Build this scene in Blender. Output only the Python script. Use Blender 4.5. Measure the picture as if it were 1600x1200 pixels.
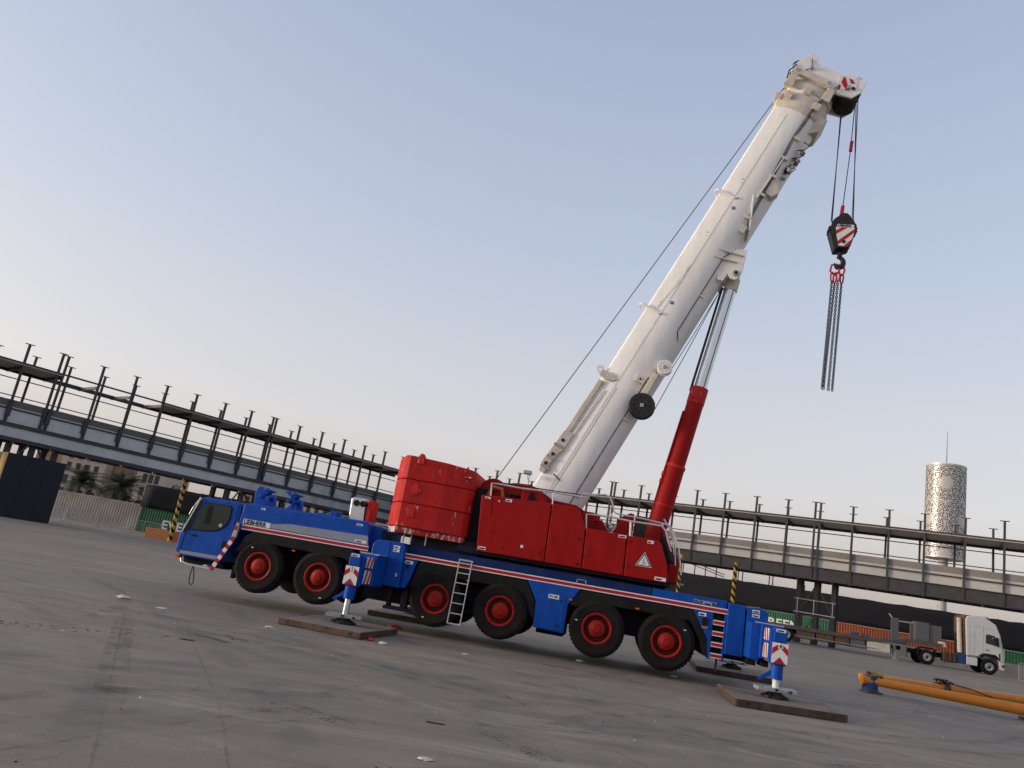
import bpy, bmesh, math, random
import numpy as np
from mathutils import Vector, Matrix
random.seed(7)
scene = bpy.context.scene
for o in list(bpy.data.objects):
    bpy.data.objects.remove(o)
R = math.radians
C = scene.collection

# ------------------------------------------------------------------ camera
EYE = 1.72
ROLL, PITCH = R(10.01), R(13.95)
cam_d = bpy.data.cameras.new('camera'); cam = bpy.data.objects.new('camera', cam_d); C.objects.link(cam)
cam_d.sensor_fit = 'HORIZONTAL'; cam_d.sensor_width = 36; cam_d.lens = 27.045
cam_d.clip_start = .1; cam_d.clip_end = 3000
fw = Vector((0, math.cos(PITCH), math.sin(PITCH))); r0 = Vector((1, 0, 0)); u0 = r0.cross(fw)
rt = math.cos(ROLL)*r0 + math.sin(ROLL)*u0; up = -math.sin(ROLL)*r0 + math.cos(ROLL)*u0
cam.matrix_world = Matrix(((rt.x, up.x, -fw.x, 0), (rt.y, up.y, -fw.y, 0), (rt.z, up.z, -fw.z, EYE), (0, 0, 0, 1)))
scene.camera = cam

# ------------------------------------------------------------------ sky, sun, exposure
SUN_AZ, SUN_EL = R(-92), R(6.0)          # azimuth clockwise from +Y
w = bpy.data.worlds.new('World'); scene.world = w; w.use_nodes = True
nt = w.node_tree; nt.nodes.clear()
out = nt.nodes.new('ShaderNodeOutputWorld'); bg = nt.nodes.new('ShaderNodeBackground')
sky = nt.nodes.new('ShaderNodeTexSky'); sky.sky_type = 'NISHITA'; sky.sun_disc = False
sky.sun_elevation = SUN_EL; sky.sun_rotation = SUN_AZ
sky.altitude = 300; sky.air_density = 1.0; sky.dust_density = 6.0; sky.ozone_density = 1.0
# dusty air: an even pale haze, the same all round, added to the clear-sky light
tc = nt.nodes.new('ShaderNodeTexCoord'); sp = nt.nodes.new('ShaderNodeSeparateXYZ')
nt.links.new(tc.outputs['Generated'], sp.inputs[0])
ramp = nt.nodes.new('ShaderNodeValToRGB'); cr_ = ramp.color_ramp
cr_.elements[0].position = 0; cr_.elements[0].color = (3.5, 3.0, 2.75, 1)
cr_.elements[1].position = .8; cr_.elements[1].color = (1.95, 2.3, 3.75, 1)
e = cr_.elements.new(.15); e.color = (4.45, 4.25, 4.4, 1)
e = cr_.elements.new(.4); e.color = (3.05, 3.5, 4.5, 1)
nt.links.new(sp.outputs['Z'], ramp.inputs[0])
mx = nt.nodes.new('ShaderNodeMix'); mx.data_type = 'RGBA'; mx.blend_type = 'ADD'; mx.inputs[0].default_value = 1; mx.clamp_result = False
sk = nt.nodes.new('ShaderNodeMix'); sk.data_type = 'RGBA'; sk.blend_type = 'MULTIPLY'; sk.inputs[0].default_value = 1; sk.inputs[7].default_value = (1.12, 1.10, 1.08, 1)
hs = nt.nodes.new('ShaderNodeHueSaturation'); hs.inputs['Saturation'].default_value = .5; nt.links.new(sky.outputs[0], hs.inputs['Color']); nt.links.new(hs.outputs[0], sk.inputs[6]); nt.links.new(sk.outputs[2], mx.inputs[6]); nt.links.new(ramp.outputs[0], mx.inputs[7])
nt.links.new(mx.outputs[2], bg.inputs[0]); bg.inputs[1].default_value = .1
nt.links.new(bg.outputs[0], out.inputs[0])
sd = bpy.data.lights.new('sun', 'SUN'); sun = bpy.data.objects.new('sun', sd); C.objects.link(sun)
sd.energy = 1.75; sd.angle = R(12); sd.color = (1, .84, .66)
sdir = Vector((math.sin(SUN_AZ)*math.cos(SUN_EL), math.cos(SUN_AZ)*math.cos(SUN_EL), math.sin(SUN_EL)))
sun.rotation_euler = sdir.to_track_quat('Z', 'Y').to_euler()
vs = scene.view_settings; vs.view_transform = 'Standard'; vs.look = 'None'; vs.gamma = 1; vs.exposure = 0.27
scene.render.resolution_x = 1024; scene.render.resolution_y = 768

# ------------------------------------------------------------------ materials
def mat(name, col, rough=.5, metal=0., var=.18, scale=3., dust=0., dustcol=(.30, .26, .22), bump=0., bscale=60., chips=0., chipcol=(.62, .55, .47), coat=0., streak=None, spec=.28):
    m = bpy.data.materials.new(name); m.use_nodes = True; t = m.node_tree
    b = t.nodes['Principled BSDF']; b.inputs['Roughness'].default_value = rough; b.inputs['Metallic'].default_value = metal; b.inputs['Specular IOR Level'].default_value = spec
    if coat: b.inputs['Coat Weight'].default_value = coat
    co = t.nodes.new('ShaderNodeTexCoord'); oi = t.nodes.new('ShaderNodeObjectInfo'); ad = t.nodes.new('ShaderNodeVectorMath'); ad.operation = 'ADD'
    sc_ = t.nodes.new('ShaderNodeMath'); sc_.operation = 'MULTIPLY'; sc_.inputs[1].default_value = 37.; t.links.new(oi.outputs['Random'], sc_.inputs[0]); t.links.new(sc_.outputs[0], ad.inputs[1]); t.links.new(co.outputs['Object'], ad.inputs[0])
    src = ad.outputs[0]
    if streak:
        mp = t.nodes.new('ShaderNodeMapping'); mp.inputs['Scale'].default_value = streak; t.links.new(src, mp.inputs[0]); src = mp.outputs[0]
    n = t.nodes.new('ShaderNodeTexNoise'); n.inputs['Scale'].default_value = scale; n.inputs['Detail'].default_value = 8; n.inputs['Roughness'].default_value = .62
    t.links.new(src, n.inputs['Vector'])
    mr = t.nodes.new('ShaderNodeMapRange'); mr.inputs[1].default_value = .3; mr.inputs[2].default_value = .7
    mr.inputs[3].default_value = 1-var; mr.inputs[4].default_value = 1+var
    t.links.new(n.outputs['Fac'], mr.inputs[0])
    mu = t.nodes.new('ShaderNodeMix'); mu.data_type = 'RGBA'; mu.blend_type = 'MULTIPLY'; mu.inputs[0].default_value = 1
    mu.inputs[6].default_value = (*col, 1); t.links.new(mr.outputs[0], mu.inputs[7]); last = mu.outputs[2]
    if dust:
        n2 = t.nodes.new('ShaderNodeTexNoise'); n2.inputs['Scale'].default_value = scale*.6; n2.inputs['Detail'].default_value = 10; n2.inputs['Roughness'].default_value = .7
        t.links.new(ad.outputs[0], n2.inputs['Vector'])
        r2 = t.nodes.new('ShaderNodeMapRange'); r2.inputs[1].default_value = .38; r2.inputs[2].default_value = .75; r2.inputs[3].default_value = dust*.08; r2.inputs[4].default_value = dust
        t.links.new(n2.outputs['Fac'], r2.inputs[0])
        m2 = t.nodes.new('ShaderNodeMix'); m2.data_type = 'RGBA'; t.links.new(r2.outputs[0], m2.inputs[0]); t.links.new(last, m2.inputs[6]); m2.inputs[7].default_value = (*dustcol, 1); last = m2.outputs[2]
    if chips:
        mp = t.nodes.new('ShaderNodeMapping'); mp.inputs['Scale'].default_value = (3.2, 3.2, .9); mp.inputs['Location'].default_value = (3.1, 1.7, .4); t.links.new(ad.outputs[0], mp.inputs[0])
        n3 = t.nodes.new('ShaderNodeTexNoise'); n3.inputs['Scale'].default_value = 2.4; n3.inputs['Detail'].default_value = 12; n3.inputs['Roughness'].default_value = .75
        t.links.new(mp.outputs[0], n3.inputs['Vector'])
        r3 = t.nodes.new('ShaderNodeMapRange'); r3.inputs[1].default_value = 1-chips; r3.inputs[2].default_value = 1-chips+.02; t.links.new(n3.outputs['Fac'], r3.inputs[0])
        m3 = t.nodes.new('ShaderNodeMix'); m3.data_type = 'RGBA'; t.links.new(r3.outputs[0], m3.inputs[0]); t.links.new(last, m3.inputs[6]); m3.inputs[7].default_value = (*chipcol, 1); last = m3.outputs[2]
    t.links.new(last, b.inputs['Base Color'])
    rr = t.nodes.new('ShaderNodeMapRange'); rr.inputs[1].default_value = .3; rr.inputs[2].default_value = .7
    rr.inputs[3].default_value = max(.04, rough-.1); rr.inputs[4].default_value = min(1, rough+.12); t.links.new(n.outputs['Fac'], rr.inputs[0]); t.links.new(rr.outputs[0], b.inputs['Roughness'])
    if bump:
        nb = t.nodes.new('ShaderNodeTexNoise'); nb.inputs['Scale'].default_value = bscale; nb.inputs['Detail'].default_value = 5; t.links.new(co.outputs['Object'], nb.inputs['Vector'])
        bp_ = t.nodes.new('ShaderNodeBump'); bp_.inputs['Strength'].default_value = bump; bp_.inputs['Distance'].default_value = .02
        t.links.new(nb.outputs['Fac'], bp_.inputs['Height']); t.links.new(bp_.outputs[0], b.inputs['Normal'])
    return m
M = {}
M['blue'] = mat('blue_paint', (.002, .062, .34), .45, streak=(1.6, 1.6, .35), dust=.05, dustcol=(.10, .14, .24), spec=.16)
M['shadeblue'] = mat('shaded_blue_paint', (.003, .022, .12), .5, dust=.06, spec=.15)  # carrier blue darkened, holds the shade under the superstructure in its colour
M['red'] = mat('red_paint', (.30, .004, .004), .5, streak=(1.6, 1.6, .35), dust=.05, dustcol=(.22, .06, .05), spec=.14)
M['wred'] = mat('weathered_red_paint', (.50, .012, .011), .55, streak=(1.6, 1.6, .35), var=.22, scale=1.8, dust=.16, dustcol=(.42, .09, .08), chips=.385, spec=.18)
M['wred2'] = mat('chipped_red_paint', (.40, .02, .018), .55, var=.25, scale=2, dust=.2, dustcol=(.4, .15, .12), chips=.475, spec=.18)
M['rimred'] = mat('rim_red', (.30, .011, .006), .55, dust=.10, dustcol=(.16, .08, .05), spec=.15)
M['rimdark'] = mat('groove_shade_red', (.045, .010, .008), .8, dust=.2, dustcol=(.04, .03, .025), spec=.1)  # darkened rim red, shade put into the colour; cover bolts reuse it
M['boom'] = mat('boom_white_paint', (.84, .81, .77), .45, var=.07, scale=1.6, streak=(2.2, 2.2, .5), dust=.10, dustcol=(.5, .45, .38))
M['boomd'] = mat('dirty_boom_cream', (.66, .59, .49), .5, var=.15, dust=.3, dustcol=(.30, .24, .17))
M['rubber'] = mat('tyre_rubber', (.009, .008, .008), .8, var=.3, dust=.3, dustcol=(.065, .048, .038), bump=.1, spec=.12)
M['black'] = mat('black_plastic', (.008, .008, .009), .6, dust=.05, spec=.12)
M['chassis'] = mat('chassis_dark', (.010, .012, .020), .65, dust=.08, dustcol=(.07, .055, .05), spec=.12)
M['white'] = mat('white_paint', (.72, .71, .69), .4, var=.06)
M['sred'] = mat('sign_red', (.40, .01, .015), .4, var=.08)
M['sgrey'] = mat('stripe_grey', (.25, .26, .30), .4, var=.08)
M['amber'] = mat('amber_lens', (.55, .11, .01), .25)
M['sheave'] = mat('sheave_nylon', (.05, .038, .03), .6, var=.3)
M['steel'] = mat('bright_steel', (.55, .56, .58), .3, .9, var=.1)
M['chrome'] = mat('hydraulic_chrome', (.66, .68, .71), .32, .9, var=.05)
M['alu'] = mat('aluminium', (.55, .55, .54), .38, .6, var=.1)
M['galv'] = mat('galvanised', (.36, .37, .37), .5, .3, var=.2)
M['iron'] = mat('dark_iron', (.02, .019, .02), .5, .4, dust=.1)
M['chain'] = mat('chain_steel', (.02, .02, .024), .6, .2, spec=.2)
M['rope'] = mat('wire_rope', (.035, .037, .05), .5, .5)
M['glass'] = mat('dark_glass', (.018, .026, .026), .08, var=.15, scale=1.)
M['glint'] = mat('side_glass', (.03, .04, .035), .06, var=.2, scale=1.5)
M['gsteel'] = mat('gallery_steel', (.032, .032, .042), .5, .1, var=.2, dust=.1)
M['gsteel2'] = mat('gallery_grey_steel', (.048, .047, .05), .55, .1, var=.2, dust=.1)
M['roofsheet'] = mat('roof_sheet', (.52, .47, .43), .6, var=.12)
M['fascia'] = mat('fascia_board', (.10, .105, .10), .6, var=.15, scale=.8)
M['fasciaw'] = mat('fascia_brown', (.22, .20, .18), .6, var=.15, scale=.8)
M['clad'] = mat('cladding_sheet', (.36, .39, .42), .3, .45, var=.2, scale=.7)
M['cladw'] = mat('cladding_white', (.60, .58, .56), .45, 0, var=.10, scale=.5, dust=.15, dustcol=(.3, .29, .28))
M['tan'] = mat('tan_board', (.44, .30, .14), .7, var=.1)
M['navy'] = mat('navy_board', (.010, .013, .022), .6, var=.15)
M['net'] = mat('black_net', (.010, .010, .013), .85, var=.25, scale=.8, bump=.2, bscale=9)
M['green'] = mat('container_green', (.012, .115, .045), .5, var=.2, dust=.12)
M['orange'] = mat('container_orange', (.25, .055, .012), .6, var=.2, dust=.12)
M['beige'] = mat('worn_container', (.42, .35, .29), .7, var=.25, scale=.8, dust=.45, dustcol=(.2, .23, .22), chips=.36, chipcol=(.16, .07, .03))
M['yellow'] = mat('hazard_yellow', (.50, .30, .03), .6, var=.2)
M['obarrier'] = mat('orange_barrier', (.46, .17, .05), .7, var=.15, dust=.2)
M['opole'] = mat('orange_pole', (.58, .20, .018), .42, var=.12, dust=.1, dustcol=(.35, .2, .1))
M['bluecloth'] = mat('blue_cloth', (.02, .06, .16), .8, var=.3)
M['conc'] = mat('concrete_block', (.27, .255, .235), .85, var=.2, scale=1.2, dust=.3)
M['rust'] = mat('rusty_steel', (.09, .055, .03), .75, var=.4, scale=9, bump=.3)
M['mat'] = mat('outrigger_mat_board', (.16, .125, .10), .85, var=.35, scale=2.5, dust=.7, dustcol=(.27, .235, .20), bump=.5, bscale=25)
M['matside'] = mat('outrigger_mat_edge', (.062, .036, .024), .85, var=.4, scale=6, dust=.2)
M['wall'] = mat('tan_render', (.46, .37, .30), .85, var=.08)
M['wall2'] = mat('brown_render', (.32, .215, .16), .85, var=.08)
M['window'] = mat('far_window', (.04, .04, .045), .2)
M['towerw'] = mat('tower_white_metal', (.58, .55, .51), .38, .3, var=.05)
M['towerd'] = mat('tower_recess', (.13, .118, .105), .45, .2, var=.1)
M['towerp'] = mat('tower_panel', (.50, .47, .44), .4, .3, var=.06)
M['pole'] = mat('tower_pole', (.36, .36, .34), .5, var=.05)
M['truckw'] = mat('truck_white', (.60, .60, .58), .32, var=.06, dust=.12, coat=.2)
M['wood'] = mat('cargo_wood', (.13, .075, .045), .8, var=.35, scale=5)
M['cargo'] = mat('cargo_grey', (.12, .12, .12), .7, var=.15)
M['olive'] = mat('trailer_olive', (.095, .085, .065), .75, var=.25)
M['leaf'] = mat('palm_leaf', (.065, .085, .04), .7, var=.35, scale=1)
M['leaf2'] = mat('bush_leaf', (.045, .065, .035), .7, var=.35, scale=1)
M['bark'] = mat('bark', (.12, .09, .065), .9, var=.3)
M['redrag'] = mat('red_plastic', (.50, .03, .03), .5)
M['litter'] = mat('pale_litter', (.55, .53, .5), .7)
M['darkchip'] = mat('dark_debris', (.035, .03, .028), .9)
M['paint_line'] = mat('worn_road_paint', (.42, .42, .41), .8, var=.3, scale=2)
M['redline'] = mat('red_chalk_paint', (.20, .125, .11), .9, var=.25, scale=3)
M['joint'] = mat('joint_sealant', (.185, .162, .145), .95, var=.3)
M['bolt'] = mat('lug_nut_steel', (.10, .06, .05), .5, .4)
M['sticker'] = mat('blue_sticker', (.02, .12, .42), .4)
M['gold'] = mat('amber_lamp_housing', (.30, .19, .07), .5)

def worn(m, lo, hi, sc=5.):
    t = m.node_tree; b = t.nodes['Principled BSDF']; o = t.nodes['Material Output']; co = t.nodes.new('ShaderNodeTexCoord')
    n = t.nodes.new('ShaderNodeTexNoise'); n.inputs['Scale'].default_value = sc; n.inputs['Detail'].default_value = 9; n.inputs['Roughness'].default_value = .7; t.links.new(co.outputs['Object'], n.inputs['Vector'])
    r = t.nodes.new('ShaderNodeMapRange'); r.inputs[1].default_value = lo; r.inputs[2].default_value = hi; t.links.new(n.outputs['Fac'], r.inputs[0])
    k = t.nodes.new('ShaderNodeBsdfTransparent'); x = t.nodes.new('ShaderNodeMixShader'); t.links.new(r.outputs[0], x.inputs[0]); t.links.new(k.outputs[0], x.inputs[1]); t.links.new(b.outputs[0], x.inputs[2]); t.links.new(x.outputs[0], o.inputs['Surface'])
worn(M['joint'], .40, .85, 2.2); worn(M['redline'], .42, .66, 3.); worn(M['paint_line'], .3, .6, 3.)
def translucent(name, col, tr):
    m = mat(name, col, .5, var=.08, scale=.5, dust=.2, dustcol=(.35, .34, .33)); t = m.node_tree; b = t.nodes['Principled BSDF']; o = t.nodes['Material Output']
    k = t.nodes.new('ShaderNodeBsdfTranslucent'); k.inputs[0].default_value = (*[c*1.1 for c in col], 1); x = t.nodes.new('ShaderNodeMixShader'); x.inputs[0].default_value = tr
    t.links.new(b.outputs[0], x.inputs[1]); t.links.new(k.outputs[0], x.inputs[2]); t.links.new(x.outputs[0], o.inputs['Surface']); return m
M['cladw'] = translucent('pale_sheeting', (.80, .78, .75), .55)

# ------------------------------------------------------------------ mesh helpers
class MB:
    def __init__(s): s.v = []; s.f = []
    def add(s, vs_, fs):
        b = len(s.v); s.v += [tuple(p) for p in vs_]; s.f += [tuple(b+i for i in f) for f in fs]; return s
    def box(s, x0, x1, y0, y1, z0, z1):
        return s.add([(x0, y0, z0), (x1, y0, z0), (x1, y1, z0), (x0, y1, z0), (x0, y0, z1), (x1, y0, z1), (x1, y1, z1), (x0, y1, z1)],
                     [(0, 3, 2, 1), (4, 5, 6, 7), (0, 1, 5, 4), (1, 2, 6, 5), (2, 3, 7, 6), (3, 0, 4, 7)])
    def ext(s, base, vec):
        n = len(base); base = [Vector(p) for p in base]; vec = Vector(vec)
        return s.add(base+[p+vec for p in base], [tuple(range(n)), tuple(range(2*n-1, n-1, -1))]+[(i, (i+1) % n, n+(i+1) % n, n+i) for i in range(n)])
    def prism(s, poly, y0, y1): return s.ext([(x, y0, z) for x, z in poly], (0, y1-y0, 0))      # x-z outline, along y
    def slab(s, poly, z0, z1): return s.ext([(x, y, z0) for x, y in poly], (0, 0, z1-z0))         # x-y outline, along z
    def ring(s, rings, caps=True, closed=True):
        b = len(s.v); n = len(rings[0])
        for rg in rings: s.v += [tuple(p) for p in rg]
        for i in range(len(rings)-1):
            for j in range(n if closed else n-1):
                s.f.append((b+i*n+j, b+i*n+(j+1) % n, b+(i+1)*n+(j+1) % n, b+(i+1)*n+j))
        if caps:
            s.f.append(tuple(b+j for j in range(n))); s.f.append(tuple(b+(len(rings)-1)*n+j for j in range(n-1, -1, -1)))
        return s
    def cyl(s, p0, p1, r, r1=None, n=12, caps=True):
        p0 = Vector(p0); p1 = Vector(p1); r1 = r if r1 is None else r1
        d = (p1-p0).normalized(); a = d.orthogonal().normalized(); c = d.cross(a)
        q = [(math.cos(2*math.pi*k/n), math.sin(2*math.pi*k/n)) for k in range(n)]
        return s.ring([[p0+r*(a*x+c*y) for x, y in q], [p1+r1*(a*x+c*y) for x, y in q]], caps)
    def tube(s, pts, r, n=8):
        pts = [Vector(p) for p in pts]; rings = []; a = None
        for i, p in enumerate(pts):
            d = (pts[min(i+1, len(pts)-1)]-pts[max(i-1, 0)]).normalized()
            a = d.orthogonal().normalized() if a is None else (a-d*a.dot(d)).normalized()
            c = d.cross(a)
            rings.append([p+r*(a*math.cos(2*math.pi*k/n)+c*math.sin(2*math.pi*k/n)) for k in range(n)])
        return s.ring(rings)
    def lathe(s, prof, o=(0, 0, 0), n=32, axis='y', caps=True):
        o = Vector(o); rings = []
        for r, h in prof:
            rings.append([o+(Vector((r*math.cos(2*math.pi*k/n), h, r*math.sin(2*math.pi*k/n))) if axis == 'y' else Vector((r*math.cos(2*math.pi*k/n), r*math.sin(2*math.pi*k/n), h))) for k in range(n)])
        return s.ring(rings, caps)
    def beam(s, p0, p1, w_, h_, upv=(0, 0, 1)):
        p0 = Vector(p0); p1 = Vector(p1); d = (p1-p0).normalized(); a = d.cross(Vector(upv))
        if a.length < 1e-4: a = d.orthogonal()
        a.normalize(); c = a.cross(d)
        return s.ext([p0+a*x*w_/2+c*y*h_/2 for x, y in ((-1, -1), (1, -1), (1, 1), (-1, 1))], p1-p0)
    def mesh(s, name):
        me = bpy.data.meshes.new(name); me.from_pydata(s.v, [], s.f)
        bm = bmesh.new(); bm.from_mesh(me); bmesh.ops.recalc_face_normals(bm, faces=bm.faces); bm.to_mesh(me); bm.free()
        return me
    def build(s, name, m, parent=None, bevel=0., smooth=False, seg=2, ang=38):
        me = s.mesh(name); me.materials.append(M[m])
        if smooth:
            me.polygons.foreach_set('use_smooth', [True]*len(me.polygons)); me.set_sharp_from_angle(angle=R(ang))
        o = bpy.data.objects.new(name, me); C.objects.link(o)
        if parent: o.parent = parent
        if bevel:
            b = o.modifiers.new('bevel', 'BEVEL'); b.width = bevel; b.segments = seg; b.limit_method = 'ANGLE'; b.angle_limit = R(35); b.harden_normals = False
        return o
def tag(o, label=None, cat=None, group=None, kind=None):
    for k, v_ in (('label', label), ('category', cat), ('group', group), ('kind', kind)):
        if v_: o[k] = v_
    return o
def empty(name, loc=(0, 0, 0), rz=0, label=None, cat=None, group=None):
    o = bpy.data.objects.new(name, None); C.objects.link(o); o.location = loc; o.rotation_euler = (0, 0, rz); o.empty_display_size = .3
    return tag(o, label, cat, group)
def kids(o): return [c for c in bpy.data.objects if c.parent == o]
def inst(name, o, parent, loc=(0, 0, 0), rot=(0, 0, 0), scale=None):
    c = bpy.data.objects.new(name, o if isinstance(o, bpy.types.Mesh) else o.data); C.objects.link(c); c.parent = parent; c.location = loc; c.rotation_euler = rot
    if scale: c.scale = scale
    return c
def text(body, size, loc, rot, m, parent, name='lettering', ext=.002, align='LEFT', sx=1., bold=0.):
    cu = bpy.data.curves.new('txt', 'FONT'); cu.body = body; cu.size = size; cu.extrude = ext; cu.align_x = align; cu.offset = bold; cu.resolution_u = 3
    t = bpy.data.objects.new('txt', cu); C.objects.link(t)
    bpy.context.view_layer.update()
    me = bpy.data.meshes.new_from_object(t.evaluated_get(bpy.context.evaluated_depsgraph_get()))
    bpy.data.objects.remove(t); me.name = name; me.materials.clear(); me.materials.append(M[m])
    o = bpy.data.objects.new(name, me); C.objects.link(o); o.parent = parent; o.location = loc; o.rotation_euler = rot; o.scale = (sx, 1, 1)
    return o
FACE = (R(90), 0, 0)          # lettering that faces -y of its parent

# ------------------------------------------------------------------ ground
GX = ([-60, -12, 0, 35, 80], [-.35, -.23, 0, .66, .85]); GY = ([0, 20, 50, 70, 200], [0, 0, .32, .3, .3])
def G(x, y): return float(np.interp(x, *GX) - .07 + np.interp(y, *GY))
xs = [-900, -60, -12, 0, 35, 80, 900]; ys = [-300, 0, 20, 50, 70, 200, 1800]
g = MB(); g.v = [(x, y, G(x, y)) for y in ys for x in xs]
g.f = [(j*7+i, j*7+i+1, (j+1)*7+i+1, (j+1)*7+i) for j in range(6) for i in range(6)]
def ground_mat():
    m = bpy.data.materials.new('dusty_concrete'); m.use_nodes = True; t = m.node_tree; b = t.nodes['Principled BSDF']
    co = t.nodes.new('ShaderNodeTexCoord').outputs['Object']
    def noise(sc, det=8, rough=.6, scl=(1, 1, 1), rot=0, loc=(0, 0, 0), dist=0):
        mp = t.nodes.new('ShaderNodeMapping'); mp.inputs['Scale'].default_value = scl; mp.inputs['Rotation'].default_value = (0, 0, rot); mp.inputs['Location'].default_value = loc
        t.links.new(co, mp.inputs[0]); n = t.nodes.new('ShaderNodeTexNoise'); n.inputs['Scale'].default_value = sc; n.inputs['Detail'].default_value = det; n.inputs['Roughness'].default_value = rough; n.inputs['Distortion'].default_value = dist
        t.links.new(mp.outputs[0], n.inputs['Vector']); return n.outputs['Fac']
    def rng(x, a, b_, c, d):
        r = t.nodes.new('ShaderNodeMapRange'); r.interpolation_type = 'SMOOTHSTEP'
        for i, q in enumerate((a, b_, c, d)): r.inputs[i+1].default_value = q
        t.links.new(x, r.inputs[0]); return r.outputs[0]
    def mix(f, a, b_, mode='MIX'):
        k = t.nodes.new('ShaderNodeMix'); k.data_type = 'RGBA'; k.blend_type = mode
        if isinstance(f, float): k.inputs[0].default_value = f
        else: t.links.new(f, k.inputs[0])
        for s_, q in ((6, a), (7, b_)):
            if isinstance(q, tuple): k.inputs[s_].default_value = (*q, 1)
            else: t.links.new(q, k.inputs[s_])
        return k.outputs[2]
    base = mix(rng(noise(.22, 7, .62), .28, .74, 0, 1), (.205, .178, .150), (0.321, 0.263, 0.187))
    base = mix(rng(noise(.07, 5, .55, loc=(7, 3, 0)), .42, .62, 0, .7), base, (0.185, 0.165, 0.132))
    # traffic polish: long smears in two driving directions
    base = mix(rng(noise(1.1, 10, .66, (.14, 1.5, 1), R(14), dist=.7), .46, .66, 0, .42), base, (0.135, 0.119, 0.095))
    base = mix(rng(noise(.9, 10, .66, (.18, 1.7, 1), R(-24), (4, 9, 0), dist=1.0), .49, .68, 0, .4), base, (0.128, 0.114, 0.093))
    base = mix(rng(noise(.42, 11, .72, (.5, 1.3, 1), R(-10), (11, 2, 0), 1.4), .52, .68, 0, .75), base, (0.400, 0.333, 0.236))
    base = mix(rng(noise(1.7, 11, .7, (.6, 1.5, 1), R(35), (1, 6, 0), 1.0), .56, .72, 0, .55), base, (0.370, 0.314, 0.228))
    # faint rust-brown dust
    base = mix(rng(noise(.35, 9, .68, (1, 1.6, 1), .3, (21, 5, 0)), .52, .70, 0, .45), base, (0.260, 0.169, 0.106))
    # cloudy mid-size mottling, small dark spots and pale specks
    base = mix(rng(noise(3.2, 10, .72, (.8, 1.4, 1), .2, (2, 8, 0), .5), .50, .72, 0, .42), base, (0.140, 0.121, 0.095))
    base = mix(rng(noise(7, 6, .6), .64, .74, 0, .55), base, (0.079, 0.068, 0.052))
    base = mix(rng(noise(15, 4, .55, loc=(3, 3, 0)), .68, .75, 0, .5), base, (0.440, 0.387, 0.295))
    base = mix(rng(noise(40, 8, .72), .3, .7, 0, .30), base, (0.120, 0.104, 0.083))
    base = mix(rng(noise(170, 3, .6), .35, .65, 0, .20), base, (0.361, 0.314, 0.240))
    # round tyre scrubs: rings about turning points
    for cx, cy, r_, wd in ((-9, 3, 13.6, .22), (-9, 3, 15.6, .2), (9, -2, 13.2, .2), (9, -2, 15.3, .22), (-16, 30, 22.5, .28), (-16, 30, 24.5, .28), (2, 41, 27.4, .25), (-3, 31, 18.0, .22), (-3, 31, 19.9, .22), (-3, 31, 21.6, .3), (14, 30, 19.0, .25), (14, 30, 21.0, .25), (-20, 2, 19.5, .25), (-20, 2, 17.6, .2), (6, 24, 12.4, .25), (6, 24, 14.3, .22), (3, -9, 20.6, .3), (3, -9, 22.4, .25)):
        vs_ = t.nodes.new('ShaderNodeVectorMath'); vs_.operation = 'DISTANCE'; vs_.inputs[1].default_value = (cx, cy, 0)
        sx = t.nodes.new('ShaderNodeVectorMath'); sx.operation = 'MULTIPLY'; sx.inputs[1].default_value = (1, 1, 0); t.links.new(co, sx.inputs[0]); t.links.new(sx.outputs[0], vs_.inputs[0])
        d = t.nodes.new('ShaderNodeMath'); d.operation = 'SUBTRACT'; d.inputs[1].default_value = r_; t.links.new(vs_.outputs['Value'], d.inputs[0])
        a = t.nodes.new('ShaderNodeMath'); a.operation = 'ABSOLUTE'; t.links.new(d.outputs[0], a.inputs[0])
        q = rng(a.outputs[0], wd*.45, wd*1.2, .42, 0)
        nn = rng(noise(.7, 7, .6, loc=(cx, r_, 0)), .44, .62, 0, 1)
        k = t.nodes.new('ShaderNodeMath'); k.operation = 'MULTIPLY'; t.links.new(q, k.inputs[0]); t.links.new(nn, k.inputs[1])
        base = mix(k.outputs[0], base, (0.110, 0.102, 0.089))
    t.links.new(base, b.inputs['Base Color']); b.inputs['Roughness'].default_value = .82
    b.inputs['Specular IOR Level'].default_value = .3
    bp_ = t.nodes.new('ShaderNodeBump'); bp_.inputs['Strength'].default_value = .45; bp_.inputs['Distance'].default_value = .012
    t.links.new(noise(28, 9, .68), bp_.inputs['Height']); t.links.new(bp_.outputs[0], b.inputs['Normal'])
    return m
M['ground'] = ground_mat()
ground = tag(g.build('ground', 'ground', smooth=True), kind='structure')
def strip(name, pts, wd, m, lift=.004, parent=None, jag=.0, step=.6):
    """a thin sheet that follows the ground along a polyline"""
    P = []
    for (x0, y0), (x1, y1) in zip(pts[:-1], pts[1:]):
        n = max(1, int(math.hypot(x1-x0, y1-y0)/step)); P += [(x0+(x1-x0)*k/n, y0+(y1-y0)*k/n) for k in range(n)]
    P.append(pts[-1]); b = MB()
    for i, (x, y) in enumerate(P):
        a = P[max(i-1, 0)]; c = P[min(i+1, len(P)-1)]; L = math.hypot(c[0]-a[0], c[1]-a[1]); nx, ny = -(c[1]-a[1])/L, (c[0]-a[0])/L
        h = wd/2*(1+jag*random.uniform(-1, 1)); h2 = wd/2*(1+jag*random.uniform(-1, 1))
        for s_, hh in ((1, h), (-1, h2)):
            X, Y = x+s_*nx*hh, y+s_*ny*hh; b.v.append((X, Y, G(X, Y)+lift))
        if i: k = 2*i; b.f.append((k-2, k-1, k+1, k))
    o = b.build(name, m, parent); return o
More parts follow.
